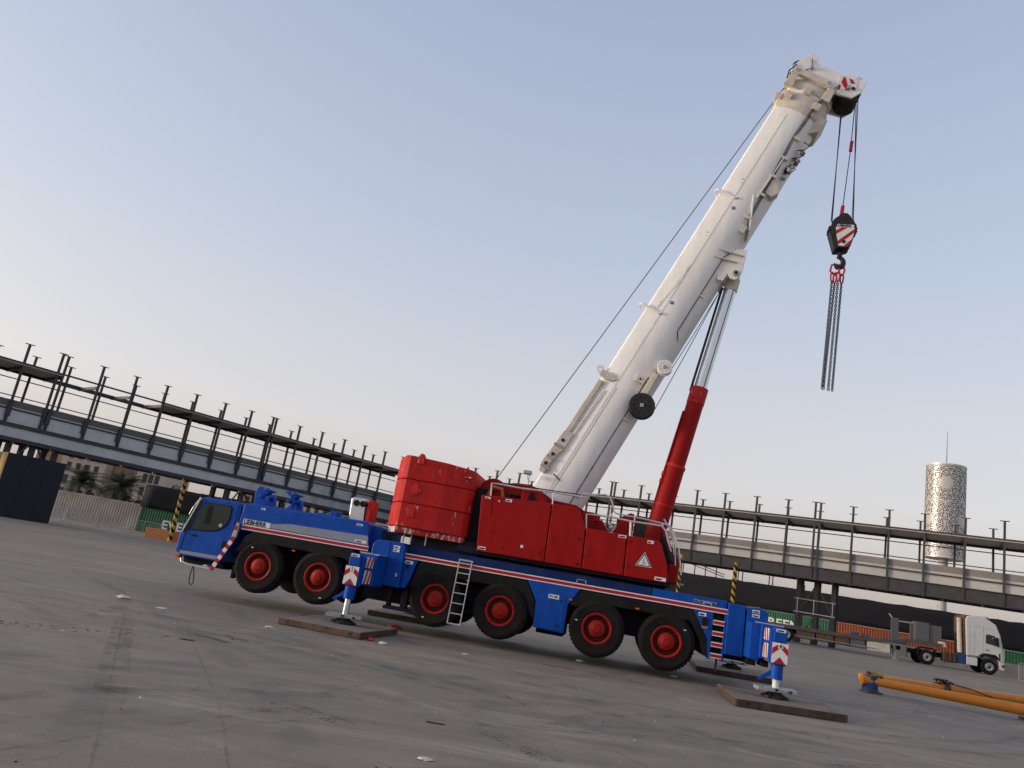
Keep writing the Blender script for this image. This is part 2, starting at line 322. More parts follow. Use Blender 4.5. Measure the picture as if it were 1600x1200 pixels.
# slab joints seen in the foreground, painted and chalked lines
for pts in (((-6.6, 15.8), (-3.85, 9.32), (-2.4, 5.9)), ((-5.3, 15.5), (-2.41, 8.76), (-1.2, 5.4)), ((.2, 14.2), (2.2, 9.2), (4.2, 5.2))):
    strip('slab_joint', pts, .022, 'joint', parent=ground, jag=.8, step=.12)
for pts, wd in ((((-3.4, 6.0), (-2.0, 9.13)), .035), (((-1.8, 10.3), (-1.3, 11.9)), .03)):
    strip('chalk_line', pts, wd, 'redline', .006, ground, .8, .15)
for pts in (((-60, 48), (-27.5, 45.8), (-23.0, 45.6)), ((-22.0, 45.7), (-17.5, 46.6), (-10, 47.6))):
    strip('road_line', pts, .16, 'paint_line', parent=ground, jag=.15)
strip('road_line', ((14, 47.2), (28, 47.8), (45, 49.5), (70, 52)), .14, 'joint', parent=ground, jag=.2)
M['skid'] = mat('tyre_rubber_smear', (.09, .083, .078), .95, var=.3, spec=.1); M['skid2'] = mat('faint_tyre_smear', (.11, .10, .093), .95, var=.3, spec=.1); M['sand'] = mat('pale_sand_dust', (.40, .345, .28), .95, var=.15, spec=.1); M['rustdust'] = mat('rust_dust', (.24, .14, .09), .95, var=.2, spec=.1)
worn(M['skid'], .42, .78, 4.); worn(M['skid2'], .44, 1.25, 2.5); worn(M['sand'], .42, 1.05, 1.3); worn(M['rustdust'], .46, .85, 2.)
def curve(pts, n=8):      # smooth path through the points
    out_ = []; P = [Vector((*p, 0)) for p in pts]; P = [2*P[0]-P[1]]+P+[2*P[-1]-P[-2]]
    for i in range(1, len(P)-2):
        for k in range(n):
            t_ = k/n; q = .5*((2*P[i])+(P[i+1]-P[i-1])*t_+(2*P[i-1]-5*P[i]+4*P[i+1]-P[i+2])*t_*t_+(3*P[i]-P[i-1]-3*P[i+1]+P[i+2])*t_**3); out_.append((q.x, q.y))
    return out_+[pts[-1]]
lv_ = .0045
for pts, wd, m_ in (([(-6.53, 15.67), (-5.15, 12.42), (-4.08, 9.91), (-3.38, 8.27)], .34, 'skid2'), ([(-4.78, 14.4), (-4.35, 14.15), (-3.99, 13.9)], .22, 'skid'), ([(-4.4, 14.9), (-4.1, 14.65), (-3.8, 14.35)], .22, 'skid'),
                    ([(-4.93, 14.83), (-3.93, 14.61), (-2.82, 14.3), (-1.7, 13.64), (-.79, 13.11), (.6, 11.9)], .28, 'skid2'), ([(-4.73, 15.5), (-3.55, 15.2), (-2.49, 14.75), (-1.24, 13.95), (-.2, 13.42), (1.1, 12.3)], .26, 'skid2'),
                    ([(-10, 16.1), (-8.93, 15.7), (-8.27, 15.78), (-7.34, 15.7), (-6.4, 16.1)], .75, 'sand'), ([(1.2, 10.6), (1.48, 11.19), (1.96, 12.08), (2.91, 12.97), (4.11, 13.58), (6, 13.9)], .24, 'skid2'), ([(2.0, 11.3), (2.63, 11.64), (3.4, 11.76), (4.59, 11.97), (5.56, 12.03), (8, 11.6)], .2, 'skid2'),
                    ([(-4.9, 6.6), (-4.2, 7.87), (-3.6, 8.9), (-2.6, 9.9), (-1.2, 10.7)], .3, 'skid2'), ([(-4.2, 6.4), (-3.4, 7.6), (-2.6, 8.6), (-1.5, 9.5)], .26, 'skid2'), ([(-3.4, 6.2), (-2.63, 7.59), (-2.2, 8.6), (-1.6, 9.4)], .6, 'sand'), ([(-6.5, 8.6), (-5.2, 9.2), (-4.2, 9.4), (-3.0, 9.6)], .7, 'sand'),
                    ([(1.83, 18.61), (2.24, 18.3), (2.81, 18.1), (4.0, 17.7)], .5, 'rustdust'), ([(6.5, 14.8), (9, 15.6), (12, 17.6), (14.5, 20.6)], .3, 'skid2'), ([(7.0, 14.0), (9.8, 14.9), (12.8, 16.9), (15.5, 20.0)], .28, 'skid2'),
                    ([(8.5, 9.6), (6.2, 11.0), (3.0, 11.2), (.3, 10.1)], .26, 'skid2'), ([(-12, 24), (-9, 20.5), (-7.4, 17.5), (-6.6, 14.5)], .3, 'skid2'), ([(-.66, 11.6), (.09, 10.73), (.72, 9.8), (1.6, 8.4)], .05, 'sand'), ([(10, 24), (13, 22.3), (17, 21.2), (22, 20.9)], .3, 'skid2'), ([(2.5, 8.4), (4.5, 9.2), (7, 9.4)], .8, 'sand'), ([(8, 19.8), (10.5, 21.0), (13.5, 21.4)], .9, 'sand')):
    lv_ += .0004; strip('tyre_smear' if 'skid' in m_ else 'dust_patch', curve(pts), wd, m_, lv_, ground, .05 if 'skid' in m_ else .35, .15)
def tread(x, y, ang, n, wd, gap):
    b = MB(); ca, sa = math.cos(ang), math.sin(ang)
    for k in range(n):
        for sgn in (-1, 1):
            q = []
            for a, c2 in ((.02, 0), (wd, .05), (wd, .05+gap*.5), (.02, gap*.5)):
                lx, ly = k*gap+c2+(.02 if sgn > 0 else 0), sgn*a; X, Y = x+ca*lx-sa*ly, y+sa*lx+ca*ly; q.append((X, Y, G(X, Y)+.0042))
            b.add(q, [(0, 1, 2, 3)])
    o = b.build('tread_print', 'skid', ground); o['kind'] = 'stuff'
tread(-2.05, 9.62, R(-32), 14, .16, .085); tread(.42, 9.75, R(-55), 14, .15, .085); tread(5.2, 11.3, R(20), 12, .15, .085)
tag(strip('road', ((-75, 55.5), (-27, 53.6), (-10, 54.6), (10, 56)), 12.5, 'asphalt' if 'asphalt' in M else 'joint', .004, step=2.), kind='structure')
M['asphalt'] = mat('road_asphalt', (.085, .082, .082), .9, var=.2, scale=.6, dust=.4, dustcol=(.17, .155, .145))
bpy.data.objects['road'].data.materials[0] = M['asphalt']

# ------------------------------------------------------------------ MOBILE CRANE (x along the carrier towards its tail, y away from the viewer, z up)
TH = R(-10.02); CO = Vector((-5.81, 21.29, 0))
cr = empty('mobile_crane', CO, TH, 'blue and red six-axle mobile crane with raised white telescopic boom on outriggers', 'crane')
def cz(u_, v_):      # ground height under a crane point
    p = CO + Matrix.Rotation(TH, 3, 'Z') @ Vector((u_, v_, 0)); return G(p.x, p.y)
W = 3.0
# --- wheels
def tyre_mesh():
    b = MB(); r = .69
    b.lathe([(.375, .0), (.40, -.012), (.43, -.024), (.44, -.018), (.55, -.03), (.585, -.034), (.59, -.026), (.635, -.01), (.672, .03), (.672, .37), (.635, .41), (.55, .43), (.42, .415), (.375, .4), (.36, .2), (.375, 0)], n=56, caps=False)
    for k in range(44):
        a = 2*math.pi*k/44
        for y0, y1, da in ((.012, .19, .0), (.21, .388, math.pi/44)):
            a2 = a+da; ca, sa = math.cos(a2), math.sin(a2); tx, tz = -sa, ca
            rr0, rr1, hw = .655, .690, .030
            b.ext([(ca*rr0+tx*q, y0, sa*rr0+tz*q) for q in (-hw, hw)]+[(ca*rr1+tx*q, y0+.02, sa*rr1+tz*q) for q in (hw*.8, -hw*.8)], (tx*.02, y1-y0-.02, tz*.02))
    return b
def rim_mesh():
    b = MB(); b.lathe([(.378, .03), (.378, -.018), (.358, -.026), (.318, -.008), (.300, .10), (.228, .11), (.208, .02), (.19, -.012), (.10, -.045), (.085, -.062), (.0, -.066)], n=40, caps=False)
    return b
ty = tyre_mesh().mesh('tyre'); ty.materials.append(M['rubber']); rm = rim_mesh().mesh('wheel'); rm.materials.append(M['rimred'])
for me in (ty, rm):
    me.polygons.foreach_set('use_smooth', [True]*len(me.polygons)); me.set_sharp_from_angle(angle=R(32))
nb = MB()
for k in range(16):
    a = 2*math.pi*k/16; nb.cyl((.262*math.cos(a), .11, .262*math.sin(a)), (.262*math.cos(a), .065, .262*math.sin(a)), .017, n=6)
nuts = nb.mesh('wheel_nuts'); nuts.materials.append(M['bolt'])
rc = MB().lathe([(.302, .094), (.296, .060), (.226, .070), (.226, .094)], n=40, caps=False)  # separate ring coloured dark to deepen the shade of the rim groove
recess = rc.mesh('hub_recess_shade'); recess.materials.append(M['rimdark'])
holes = MB()
for k in range(10):
    a = 2*math.pi*(k+.5)/10; holes.cyl((.338*math.cos(a), .03, .338*math.sin(a)), (.338*math.cos(a), -.018, .338*math.sin(a)), .010, n=8)
hol = holes.mesh('vent_hole'); hol.materials.append(M['iron'])
AX = [0, 1.70, 4.90, 6.60, 9.04, 10.74]; HZ = .877
for i, ax in enumerate(AX):
    for far in (0, 1):
        wl = inst('wheel', rm, cr, (ax, W if far else 0., HZ), (0, random.uniform(0, 6), R(180) if far else 0))
        for nm, me in (('tyre', ty), ('hub_recess_shade', recess), ('wheel_nuts', nuts), ('vent_holes', hol)): inst(nm, me, wl)
    if i != 3: q = (2.1, -1.2, -2.0, 0, 2.9, .7)[i]; MB().box(ax+.53*math.cos(q)-.03, ax+.53*math.cos(q)+.03, -.036, -.030, HZ+.53*math.sin(q)-.012, HZ+.53*math.sin(q)+.012).build('chalk_mark', 'white', cr)
    MB().cyl((ax, .3, HZ), (ax, 2.7, HZ), .12, n=10).box(ax-.22, ax+.22, 1.2, 1.8, HZ-.2, HZ+.28).build('axle', 'chassis', cr)
    for y in (.62, 2.38): MB().cyl((ax+.3, y, .8), (ax+.22, y, 1.6), .07, n=8).build('suspension_cylinder', 'chassis', cr)
# --- chassis
MB().prism([(-1.1, .95), (-1.1, 1.6), (2.6, 1.72), (12.9, 1.75), (12.9, .9), (11.6, .82), (3.0, .85), (2.6, .95)], .75, 2.25).build('chassis', 'chassis', cr, .02)
for q in ((2.75, 4.0, .7, 2.3, .55, .95), (5.5, 6.0, .8, 2.2, .62, .9), (7.5, 8.2, .7, 2.3, .5, .95), (11.6, 12.7, .4, 2.6, .72, .95)): MB().box(*q).build('chassis_crossbeam', 'chassis', cr, .02)
MB().box(3.55, 3.66, .35, .5, .5, 1.2).box(3.95, 4.12, .25, .45, .47, 1.2).box(3.55, 4.6, .1, .5, .42, .50).build('step_bracket', 'chassis', cr, .01)
# --- front deck house
deck = MB().prism([(-.86, 1.72), (-.86, 2.40), (-.80, 2.45), (2.66, 2.51), (2.76, 2.46), (2.80, 2.20), (2.88, 1.75)], .06, 2.94).build('deck_body', 'blue', cr, .035)
crease = [(-.84, 2.185), (.37, 2.235), (.60, 2.165), (2.80, 2.19)]
b = MB(); b.prism([(-.845, 1.76)]+crease+[(2.868, 1.76)], .02, .08); b.build('lower_skirt', 'blue', deck, .015)
b = MB(); b.prism([(.07, 1.905), (.07, 2.02), (.64, 2.10), (2.80, 2.14), (2.855, 1.905)], .014, .03); b.build('grey_band', 'sgrey', deck)
def stripe(x0, x1, z0, z1, y, parent):
    h = z1-z0
    MB().box(x0, x1, y-.003, y+.02, z0, z1).build('white_stripe', 'white', parent)
    MB().box(x0, x1, y-.007, y-.001, z0+h*.2, z1-h*.2).build('red_stripe', 'sred', parent)
stripe(-.735, 2.88, 1.755, 1.880, .012, deck)
MB().box(-.735, .06, .008, .03, 1.895, 2.035).build('name_plate', 'white', deck)
text('LIEBHERR', .165, (-.715, .006, 1.908), FACE, 'black', deck, sx=.93, bold=.006)
def decal(x, z, w_, h_, y, parent, bars=2, m='white'):
    d = MB().box(x, x+w_, y-.004, y+.01, z, z+h_).build('notice_plate', m, parent)
    bb = MB()
    for k in range(bars):
        zz = z+h_*(.2+.6*k/max(1, bars)); bb.box(x+w_*.1, x+w_*random.uniform(.55, .9), y-.007, y-.003, zz, zz+h_*.28/max(1, bars)*1.6)
    bb.build('notice_print', 'black', d)
decal(2.48, 1.93, .32, .07, .01, deck, 1); decal(2.42, 2.36, .17, .055, .055, deck, 1); decal(-.33, 2.345, .12, .05, .055, deck, 1)
MB().prism([(-.72, 1.18), (-.56, 1.6), (-.33, 1.745), (2.52, 1.745), (2.52, 1.35), (2.3, 1.46), (.05, 1.49), (-.36, 1.44), (-.6, 1.16)], .0, .40).build('wheel_arch', 'black', cr, .02)
MB().box(.84, .93, -.03, .01, 1.415, 1.455).build('side_marker_lamp', 'amber', cr, .006)
# deck details: bracket pair, exhaust stack, small boxes
for x, sgn in ((-.85, 1), (.0, -1)):
    b = MB()
    b.prism([(x-.22, 2.44), (x-.26*sgn-.05, 2.80), (x-.25, 3.05), (x-.12, 3.12), (x-.02, 2.98), (x+.10, 3.10), (x+.26, 3.04), (x+.22, 2.92), (x+.05, 2.84), (x+.16, 2.70), (x+.20, 2.44)], 1.0, 1.22)
    b.prism([(x-.2, 2.44), (x-.24, 2.82), (x-.1, 2.95), (x+.1, 2.9), (x+.18, 2.44)], 1.6, 1.78)
    b.cyl((x-.05, .95, 2.78), (x-.05, 1.85, 2.78), .07, n=10)
    b.box(x-.3, x+.3, .9, 1.85, 2.44, 2.52).box(x+.05, x+.30, .92, 1.3, 2.98, 3.04)
    b.v = [(x+(p[0]-x)*.82, p[1], 2.44+(p[2]-2.44)*.88) for p in b.v]; b.build('boom_rest_bracket', 'blue', cr, .015)
ex = MB().prism([(1.92, 2.5), (1.88, 3.08), (1.95, 3.14), (2.30, 3.13), (2.36, 2.5)], .7, 1.3).build('exhaust_stack', 'steel', cr, .03)
for x in (2.06, 2.25): MB().cyl((x, .66, 2.98), (x, .9, 2.98), .085, n=16).build('exhaust_pipe', 'black', ex)
MB().box(2.38, 2.50, .72, 1.35, 2.45, 3.12).build('heat_shield', 'wred', cr, .015)
MB().box(1.45, 1.65, .5, .9, 2.48, 2.66).box(.9, 1.5, .9, 1.6, 2.47, 2.56).box(2.55, 3.0, .5, 2.5, 2.0, 2.42).build('deck_box', 'blue', cr, .015)
MB().tube([(1.1, 1.0, 2.62), (1.3, .9, 2.58), (1.5, .95, 2.57)], .02).build('hose', 'black', cr)
# --- driver cab
cabo = [(-2.31, .80), (-2.50, .90), (-2.50, 1.36), (-2.39, 1.50), (-2.13, 2.36), (-2.06, 2.43), (-1.0, 2.45), (-.92, 2.40), (-.86, 1.80), (-1.02, 1.25), (-1.16, .80)]
cab = MB().prism(cabo, .06, 2.9).build('driver_cab', 'blue', cr, .05, seg=3)
MB().prism([(-2.19, 1.50), (-2.10, 1.93), (-2.00, 2.24), (-1.93, 2.30), (-1.21, 2.31), (-1.15, 2.27), (-1.13, 1.98), (-1.19, 1.78), (-1.34, 1.63), (-1.6, 1.54)], .045, .09).build('window_gasket', 'black', cab, .008)
MB().prism([(-2.16, 1.52), (-2.08, 1.92), (-1.98, 2.22), (-1.92, 2.275), (-1.24, 2.285), (-1.18, 2.25), (-1.16, 1.99), (-1.21, 1.80), (-1.35, 1.66), (-1.6, 1.57)], .038, .06).build('side_window', 'glint', cab)
MB().prism([(-1.86, 1.72), (-1.84, 2.2), (-1.78, 2.24), (-1.70, 2.2), (-1.68, 1.75)], .030, .040).build('mirror', 'black', cab, .02)
MB().tube([(-2.12, .0, 2.38), (-2.24, -.04, 2.1), (-2.30, -.04, 1.9)], .012).build('mirror_arm', 'alu', cab)
MB().prism([(-2.14, 2.40), (-2.43, 1.43), (-2.40, 1.42), (-2.10, 2.39)], .02, .06).build('windscreen_pillar', 'alu', cab)
MB().prism([(-2.41, 1.42), (-2.13, 2.33), (-2.05, 2.30), (-2.22, 1.50)], .05, .08).build('windscreen_edge', 'glass', cab)
MB().prism([(-2.36, .93), (-2.33, 1.42), (-2.32, 1.42), (-2.345, .93)], .052, .07).build('door_seam', 'black', cab)
MB().prism([(-.99, 1.3), (-1.0, 2.36), (-.985, 2.36), (-.975, 1.3)], .052, .07).build('door_seam', 'black', cab)
MB().prism([(-2.33, .84), (-2.34, .93), (-1.16, .95), (-1.19, .85)], .045, .07).build('grey_band', 'sgrey', cab)
MB().box(-1.20, -1.06, .02, .07, 1.18, 1.36).build('door_handle', 'black', cab, .02)
MB().lathe([(0, .0), (.045, .0), (.045, .01), (.0, .01)], (-1.36, .03, 1.75), 16).build('round_sticker', 'white', cab)
MB().lathe([(0, .0), (.02, .0), (.02, .006), (.0, .006)], (-1.36, .027, 1.75), 12).build('sticker_print', 'black', cab)
MB().box(-2.13, -1.98, .03, .06, 1.35, 1.40).build('step_grip', 'black', cab, .015)
bum = MB().prism([(-2.30, .62), (-2.36, .80), (-1.2, .82), (-1.1, .62)], .3, 2.7).build('bumper', 'chassis', cab, .02)
MB().tube([(-2.28, .1, .73), (-2.22, .05, .64), (-1.95, .05, .595), (-1.25, .05, .585)], .025).build('front_guard_rail', 'alu', cab)
MB().prism([(-1.62, .62), (-1.52, .68), (-1.4, .64)], .05, .4).build('towing_lug', 'alu', cab)
MB().box(-2.47, -2.33, .05, .25, .73, .81).build('indicator_lamp', 'amber', cab, .01)
MB().tube([(-1.93, .2, .60), (-1.95, .2, .35), (-1.93, .2, .14), (-1.86, .2, .08), (-1.80, .2, .14), (-1.84, .2, .35), (-1.92, .2, .60)], .014).build('tow_strap', 'black', cab)
pa, pb = Vector((-1.255, -.06, .575)), Vector((-.845, -.06, 1.50)); dv = (pb-pa)/9
for k in range(9): MB().beam(pa+dv*k, pa+dv*(k+1), .11, .03, (0, 1, 0)).build('warning_bar_segment', 'sred' if k % 2 == 0 else 'white', cr)
MB().prism([(-.93, 1.5), (-.90, 1.7), (-.86, 1.9), (-.80, 1.9), (-.79, 1.7), (-.80, 1.5)], -.05, .03).build('lamp_bracket', 'galv', cr, .01)
MB().prism([(-.92, 1.70), (-.90, 1.82), (-.83, 1.83), (-.82, 1.70)], -.06, -.04).build('warning_sticker', 'sred', cr)
MB().box(-.75, -.68, .1, .25, .45, .8).build('mudflap_bracket', 'black', cr)
# --- mid and tail body
MB().prism([(3.92, 1.72), (3.92, 2.10), (12.08, 2.08), (12.08, 1.72)], .22, 2.78).build('deck_platform', 'shadeblue', cr, .02)
body = MB().prism([(10.3, 1.86), (10.3, 2.07), (12.08, 2.06), (12.08, 1.86)], .02, .25).build('rear_deck_side', 'blue', cr, .015)
MB().prism([(3.92, 1.0), (3.92, 1.78), (4.30, 1.78), (4.22, 1.6), (4.15, 1.25), (4.05, 1.0)], .03, .6).build('blue_panel', 'blue', cr, .015)
MB().prism([(4.17, 1.05), (4.30, 1.65), (4.38, 1.765), (7.02, 1.765), (7.17, 1.72), (7.44, 1.25), (7.47, .80), (7.33, .95), (7.20, 1.25), (6.98, 1.46), (4.55, 1.46), (4.36, 1.3), (4.24, 1.05)], .03, .5).build('wheel_arch', 'black', cr, .02)
pnl = MB().prism([(7.05, 1.775), (7.19, 1.72), (7.46, 1.26), (7.48, .64), (8.25, .62), (8.26, 1.32), (8.52, 1.73), (8.6, 1.775)], .012, .7).build('blue_panel', 'blue', cr, .02)
MB().prism([(7.60, .66), (7.60, 1.50), (8.20, 1.50), (8.20, .65)], .0, .03).build('locker_door', 'blue', pnl, .012)
for z in (.76, 1.36): MB().box(8.04, 8.12, -.012, .0, z, z+.03).build('door_latch', 'black', pnl)
dp = MB().box(7.75, 8.02, -.010, .0, 1.40, 1.50).build('number_plate', 'white', pnl)
text('TC1 001', .075, (7.765, -.0115, 1.425), FACE, 'black', dp, 'plate_number', sx=.85, bold=.003)
MB().prism([(8.28, 1.35), (8.55, 1.765), (11.32, 1.765), (11.72, 1.05), (11.75, .70), (11.62, .72), (11.5, 1.05), (11.25, 1.46), (8.75, 1.47), (8.45, 1.30)], .03, .5).build('wheel_arch', 'black', cr, .02)
tl = MB().prism([(11.28, 1.78), (11.70, 1.10), (11.74, .66), (11.79, .66), (11.78, 1.78)], .012, .5).build('blue_panel', 'blue', cr, .015)
decal(11.43, 1.62, .18, .08, .01, tl, 1); MB().box(11.52, 11.66, -.01, .02, 1.42, 1.60).build('tail_socket', 'black', tl, .01); MB().box(11.53, 11.68, -.02, .02, 1.34, 1.385).build('side_marker_lamp', 'amber', tl, .006)
stripe(3.90, 12.10, 1.752, 1.876, .006, cr)
for x, z in ((5.62, 1.44), (8.27, 1.43), (9.92, 1.5)): MB().box(x, x+.09, -.02, .04, z, z+.04).build('side_marker_lamp', 'amber', cr, .006)
decal(3.93, 1.62, .22, .08, .02, cr, 1)
MB().box(3.98, 4.06, .0, .04, 1.5, 1.58).build('socket', 'black', cr, .01)
st = MB().box(11.80, 12.06, .15, .5, .68, 1.76).build('step_recess', 'black', cr)
MB().box(12.05, 12.11, .01, .5, .66, 1.76).build('step_frame', 'blue', cr, .01)
for z in (.70, .955, 1.21, 1.465):
    sp_ = MB().box(11.79, 12.06, -.005, .16, z, z+.115).build('step', 'white', st); MB().box(11.79, 12.06, -.010, -.004, z+.022, z+.092).build('red_stripe', 'sred', sp_)
for k in range(4): decal(11.28+k*.14, 1.92, .125, .065, .015, body, 1, 'sgrey')
MB().tube([(11.52, -.01, 1.90), (11.52, -.01, 1.95), (11.70, -.01, 1.95), (11.70, -.01, 1.90)], .012).build('grab_handle', 'alu', body)
MB().tube([(8.4, .1, 1.90), (8.4, .1, 1.97), (8.62, .1, 1.97), (8.62, .1, 1.90)], .012).build('grab_handle', 'alu', cr)
# --- outriggers
def chevron(x0, x1, z0, z1, y, parent, num):
    p = MB().box(x0, x1, y-.006, y+.006, z0, z1).build('chevron_plate', 'white', parent)
    h = (z1-z0); xm = (x0+x1)/2; y2 = y-.010; w2 = x1-x0
    for q in (.42, -.16):
        zb = z0+q*h; zt = zb+.30*h
        pts = [(x0, zb), (xm, zb+.34*h), (x1, zb), (x1, zt), (xm, zt+.30*h), (x0, zt)]
        pts = [(x, min(max(z, z0), z1)) for x, z in pts]
        if q < 0: pts = [(x0+w2*.12, z0), (xm, z0+.18*h+.3*h*.5), (x1-w2*.12, z0)]; 
        MB().prism(pts, y2, y-.005).build('red_chevron', 'sred', p)
    MB().box(xm-.045, xm+.055, y2-.004, y2, z1-.115, z1-.01).build('number_sticker', 'white', p)
    text(num, .11, (xm-.025, y2-.005, z1-.105), FACE, 'black', p, 'jack_number', bold=.004)
VJ = -1.75
def outrigger(uc, sgn, near, num, ztop):
    """slide box in the carrier, beam, jack leg, rod and foot; sgn turns the flare towards/away from the tail"""
    y_in, yj = (.0, VJ) if near else (W, W-VJ)
    zg = cz(uc, yj)+.165
    d = -1 if near else 1
    beam = MB().prism([(uc-.17, .95), (uc-.17, 1.60), (uc+.17, 1.60), (uc+.17, .95)], min(yj+.0*d, y_in+1.), max(yj, y_in+1.)).build('outrigger_beam', 'blue', cr, .02)
    MB().prism([(uc-.235, .93), (uc-.235, 1.69), (uc+.235, 1.69), (uc+.235, .93)], min(y_in, yj-d*.85), max(y_in, yj-d*.85)).build('beam_sleeve', 'blue', beam, .02)
    MB().box(uc-.26, uc+.26, min(y_in, yj-d*.9), max(y_in, yj-d*.9), 1.693, 1.715).build('sleeve_edge', 'alu', beam)
    jk = MB().box(uc-.165, uc+.165, yj-.17, yj+.17, .90, 1.36).box(uc-.135, uc+.135, yj-.14, yj+.14, 1.36, 1.66).build('jack_leg', 'blue', beam, .025)
    MB().lathe([(0, 0), (.13, 0), (.13, .30), (.155, .31), (.155, .36), (0, .36)], (uc, yj, .60), 20, 'z').build('jack_collar', 'blue', jk, smooth=True)
    MB().prism([(uc-.36, .52), (uc-.12, .66), (uc-.12, .78), (uc-.38, .57)], yj-.03, yj+.03).build('jack_bracket', 'blue', jk, .008)
    rod = MB().cyl((uc+.0, yj, zg+.10), (uc+.0, yj, .64), .072, n=20).build('jack_rod', 'chrome' if uc < 8 else 'white', beam, smooth=True)
    ft = MB().lathe([(0, .0), (.27, .0), (.27, .035), (.16, .075), (.13, .13), (0, .13)], (uc, yj, zg), 24, 'z').build('jack_foot', 'iron', beam, smooth=True)
    for k in range(8):
        a = k*math.pi/4+.2; MB().beam((uc+.08*math.cos(a), yj+.08*math.sin(a), zg+.11), (uc+.30*math.cos(a), yj+.30*math.sin(a), zg+.02), .05, .03).build('foot_rib', 'iron', ft)
    tb = MB(); tb.prism([(-.42, .0), (-.42, .075), (.42, .075), (.42, .0)], -.16, .16)
    f2 = tb.build('foot_tray', 'galv', beam, .008); f2.location = (uc, yj, zg+.135); f2.rotation_euler = (R(3), R(-2), R(8))
    for x in (-.3, 0, .28): MB().box(uc+x-.03, uc+x+.03, yj-.185, yj-.165, zg+.15, zg+.2).build('tray_bolt', 'iron', beam)
    if near:
        chevron(uc-.165, uc+.165, .93, 1.355, yj-.178, jk, num)
        decal(uc-.10, 1.575, .20, .065, yj-.142, jk, 1)
        xs_ = uc+(.172 if uc < 8 else -.172)         # striped side plate, on the side that is seen
        for k, (z0, z1) in enumerate(((.98, 1.30), (1.36, 1.62))):
            p = MB(); x0 = xs_; p.box(min(x0, x0+.006*(1 if uc < 8 else -1)), max(x0, x0+.006*(1 if uc < 8 else -1)), yj+.24, yj+.80, z0, z1); sp2 = p.build('side_plate', 'white', beam)
            for q in (0, 1):
                e = .004*(1 if uc < 8 else -1); X = x0+.006*(1 if uc < 8 else -1)
                MB().ext([(X, yj+.28+q*.26, z0), (X, yj+.40+q*.26, z0), (X, yj+.52+q*.26, z1), (X, yj+.40+q*.26, z1)], (e, 0, 0)).build('red_stripe', 'sred', sp2)
    return beam
outrigger(3.24, 1, True, '1', 1.66); outrigger(13.0, -1, True, '4', 1.64); outrigger(3.24, 1, False, '2', 1.66); outrigger(13.0, -1, False, '3', 1.64)
for y0, y1 in ((-.12, .9), (2.1, 3.12)):
    MB().prism([(3.02, 1.0), (3.02, 1.98), (3.14, 2.10), (3.80, 2.12), (3.90, 2.04), (3.92, .98)], y0, y1).build('front_outrigger_box', 'blue', cr, .03)
    MB().prism([(12.10, .84), (12.10, 2.03), (12.50, 2.03), (12.53, .84)], y0+.02, y1).build('tail_box', 'blue', cr, .02)
    MB().prism([(12.535, .88), (12.535, 1.98), (12.86, 2.03), (13.02, 1.96), (13.02, .88)], y0+.02, y1).build('rear_outrigger_box', 'blue', cr, .025)
MB().prism([(12.55, .88), (12.55, 1.68), (12.80, 1.68), (12.78, .84)], -.75, -.12).build('beam_guide', 'blue', cr, .02)
MB().prism([(12.86, 2.031), (12.56, 2.03), (12.55, 2.035), (12.84, 2.05)], .0, .8).build('box_lid', 'sgrey', cr)
for z in (1.80, 1.90): decal(12.66, z, .17, .07, -.105, cr, 1)
for z in (1.86, 1.95): decal(3.60, z, .17, .07, -.125, cr, 1)
MB().box(3.495, 3.51, -.125, -.12, 1.02, 2.08).build('box_seam', 'black', cr)
for x, z in ((3.42, 1.5), (3.78, 1.25)): MB().box(x, x+.05, -.14, -.12, z, z+.09).build('lock_handle', 'alu', cr)
MB().box(12.60, 12.80, -.3, .3, .72, .86).box(12.9, 13.05, -.5, .2, .74, .88).build('tail_bracket', 'black', cr, .01)
MB().box(11.95, 12.0, .2, .25, .40, .72).build('hanging_rod', 'rust', cr)
# --- access ladder
la, lb = (5.36, -.16, .36), (5.36, -.03, 1.93)
ladder = MB().beam(la, lb, .022, .05, (0, 1, 0)).beam((5.69, -.16, .36), (5.69, -.03, 1.93), .022, .05, (0, 1, 0)).build('ladder', 'alu', cr)
for k in range(7):
    t_ = k/6.3+.01; y = -.16+.13*t_; z = .36+1.57*t_; MB().beam((5.36, y, z), (5.69, y, z), .03, .025).build('rung', 'alu', ladder)
MB().box(5.34, 5.71, -.05, .1, 1.93, 1.97).build('ladder_hook', 'galv', ladder)
# --- turntable and superstructure
MB().cyl((8.6, 1.5, 1.95), (8.6, 1.5, 2.24), 1.12, n=48).build('slewing_ring', 'chassis', cr, smooth=True)
MB().box(5.0, 10.6, .8, 2.2, 2.05, 2.158).build('turntable_core', 'chassis', cr)
MB().prism([(5.2, 2.16), (5.2, 2.32), (10.7, 2.30), (10.7, 2.16)], .12, 2.8).build('turntable_deck', 'chassis', cr, .01)
MB().prism([(3.9, 2.10), (3.9, 2.36), (5.75, 2.46), (5.75, 2.10)], .25, 2.75).build('counterweight_carrier', 'chassis', cr, .01)
MB().prism([(5.35, 2.4), (5.35, 3.9), (5.75, 3.9), (5.75, 2.3)], .55, 2.5).build('rear_frame', 'chassis', cr, .02)  # dark paint here stands for the shade in the gap behind the counterweight
for x in (3.75, 3.95, 4.35): MB().box(x, x+.03, .0, .05, 2.14, 2.36).build('hanger', 'galv', cr)
PA = [(5.74, 2.24), (5.61, 3.68), (6.0, 3.70), (7.47, 3.735), (7.50, 2.24)]
panelA = MB().prism(PA, .0, .95).build('engine_cover_panel', 'red', cr, .02)
MB().prism([(7.52, 2.24), (7.49, 3.735), (8.12, 3.74), (8.20, 3.68), (8.42, 3.27), (8.46, 2.24)], .0, .95).build('engine_cover_panel', 'red', cr, .02)
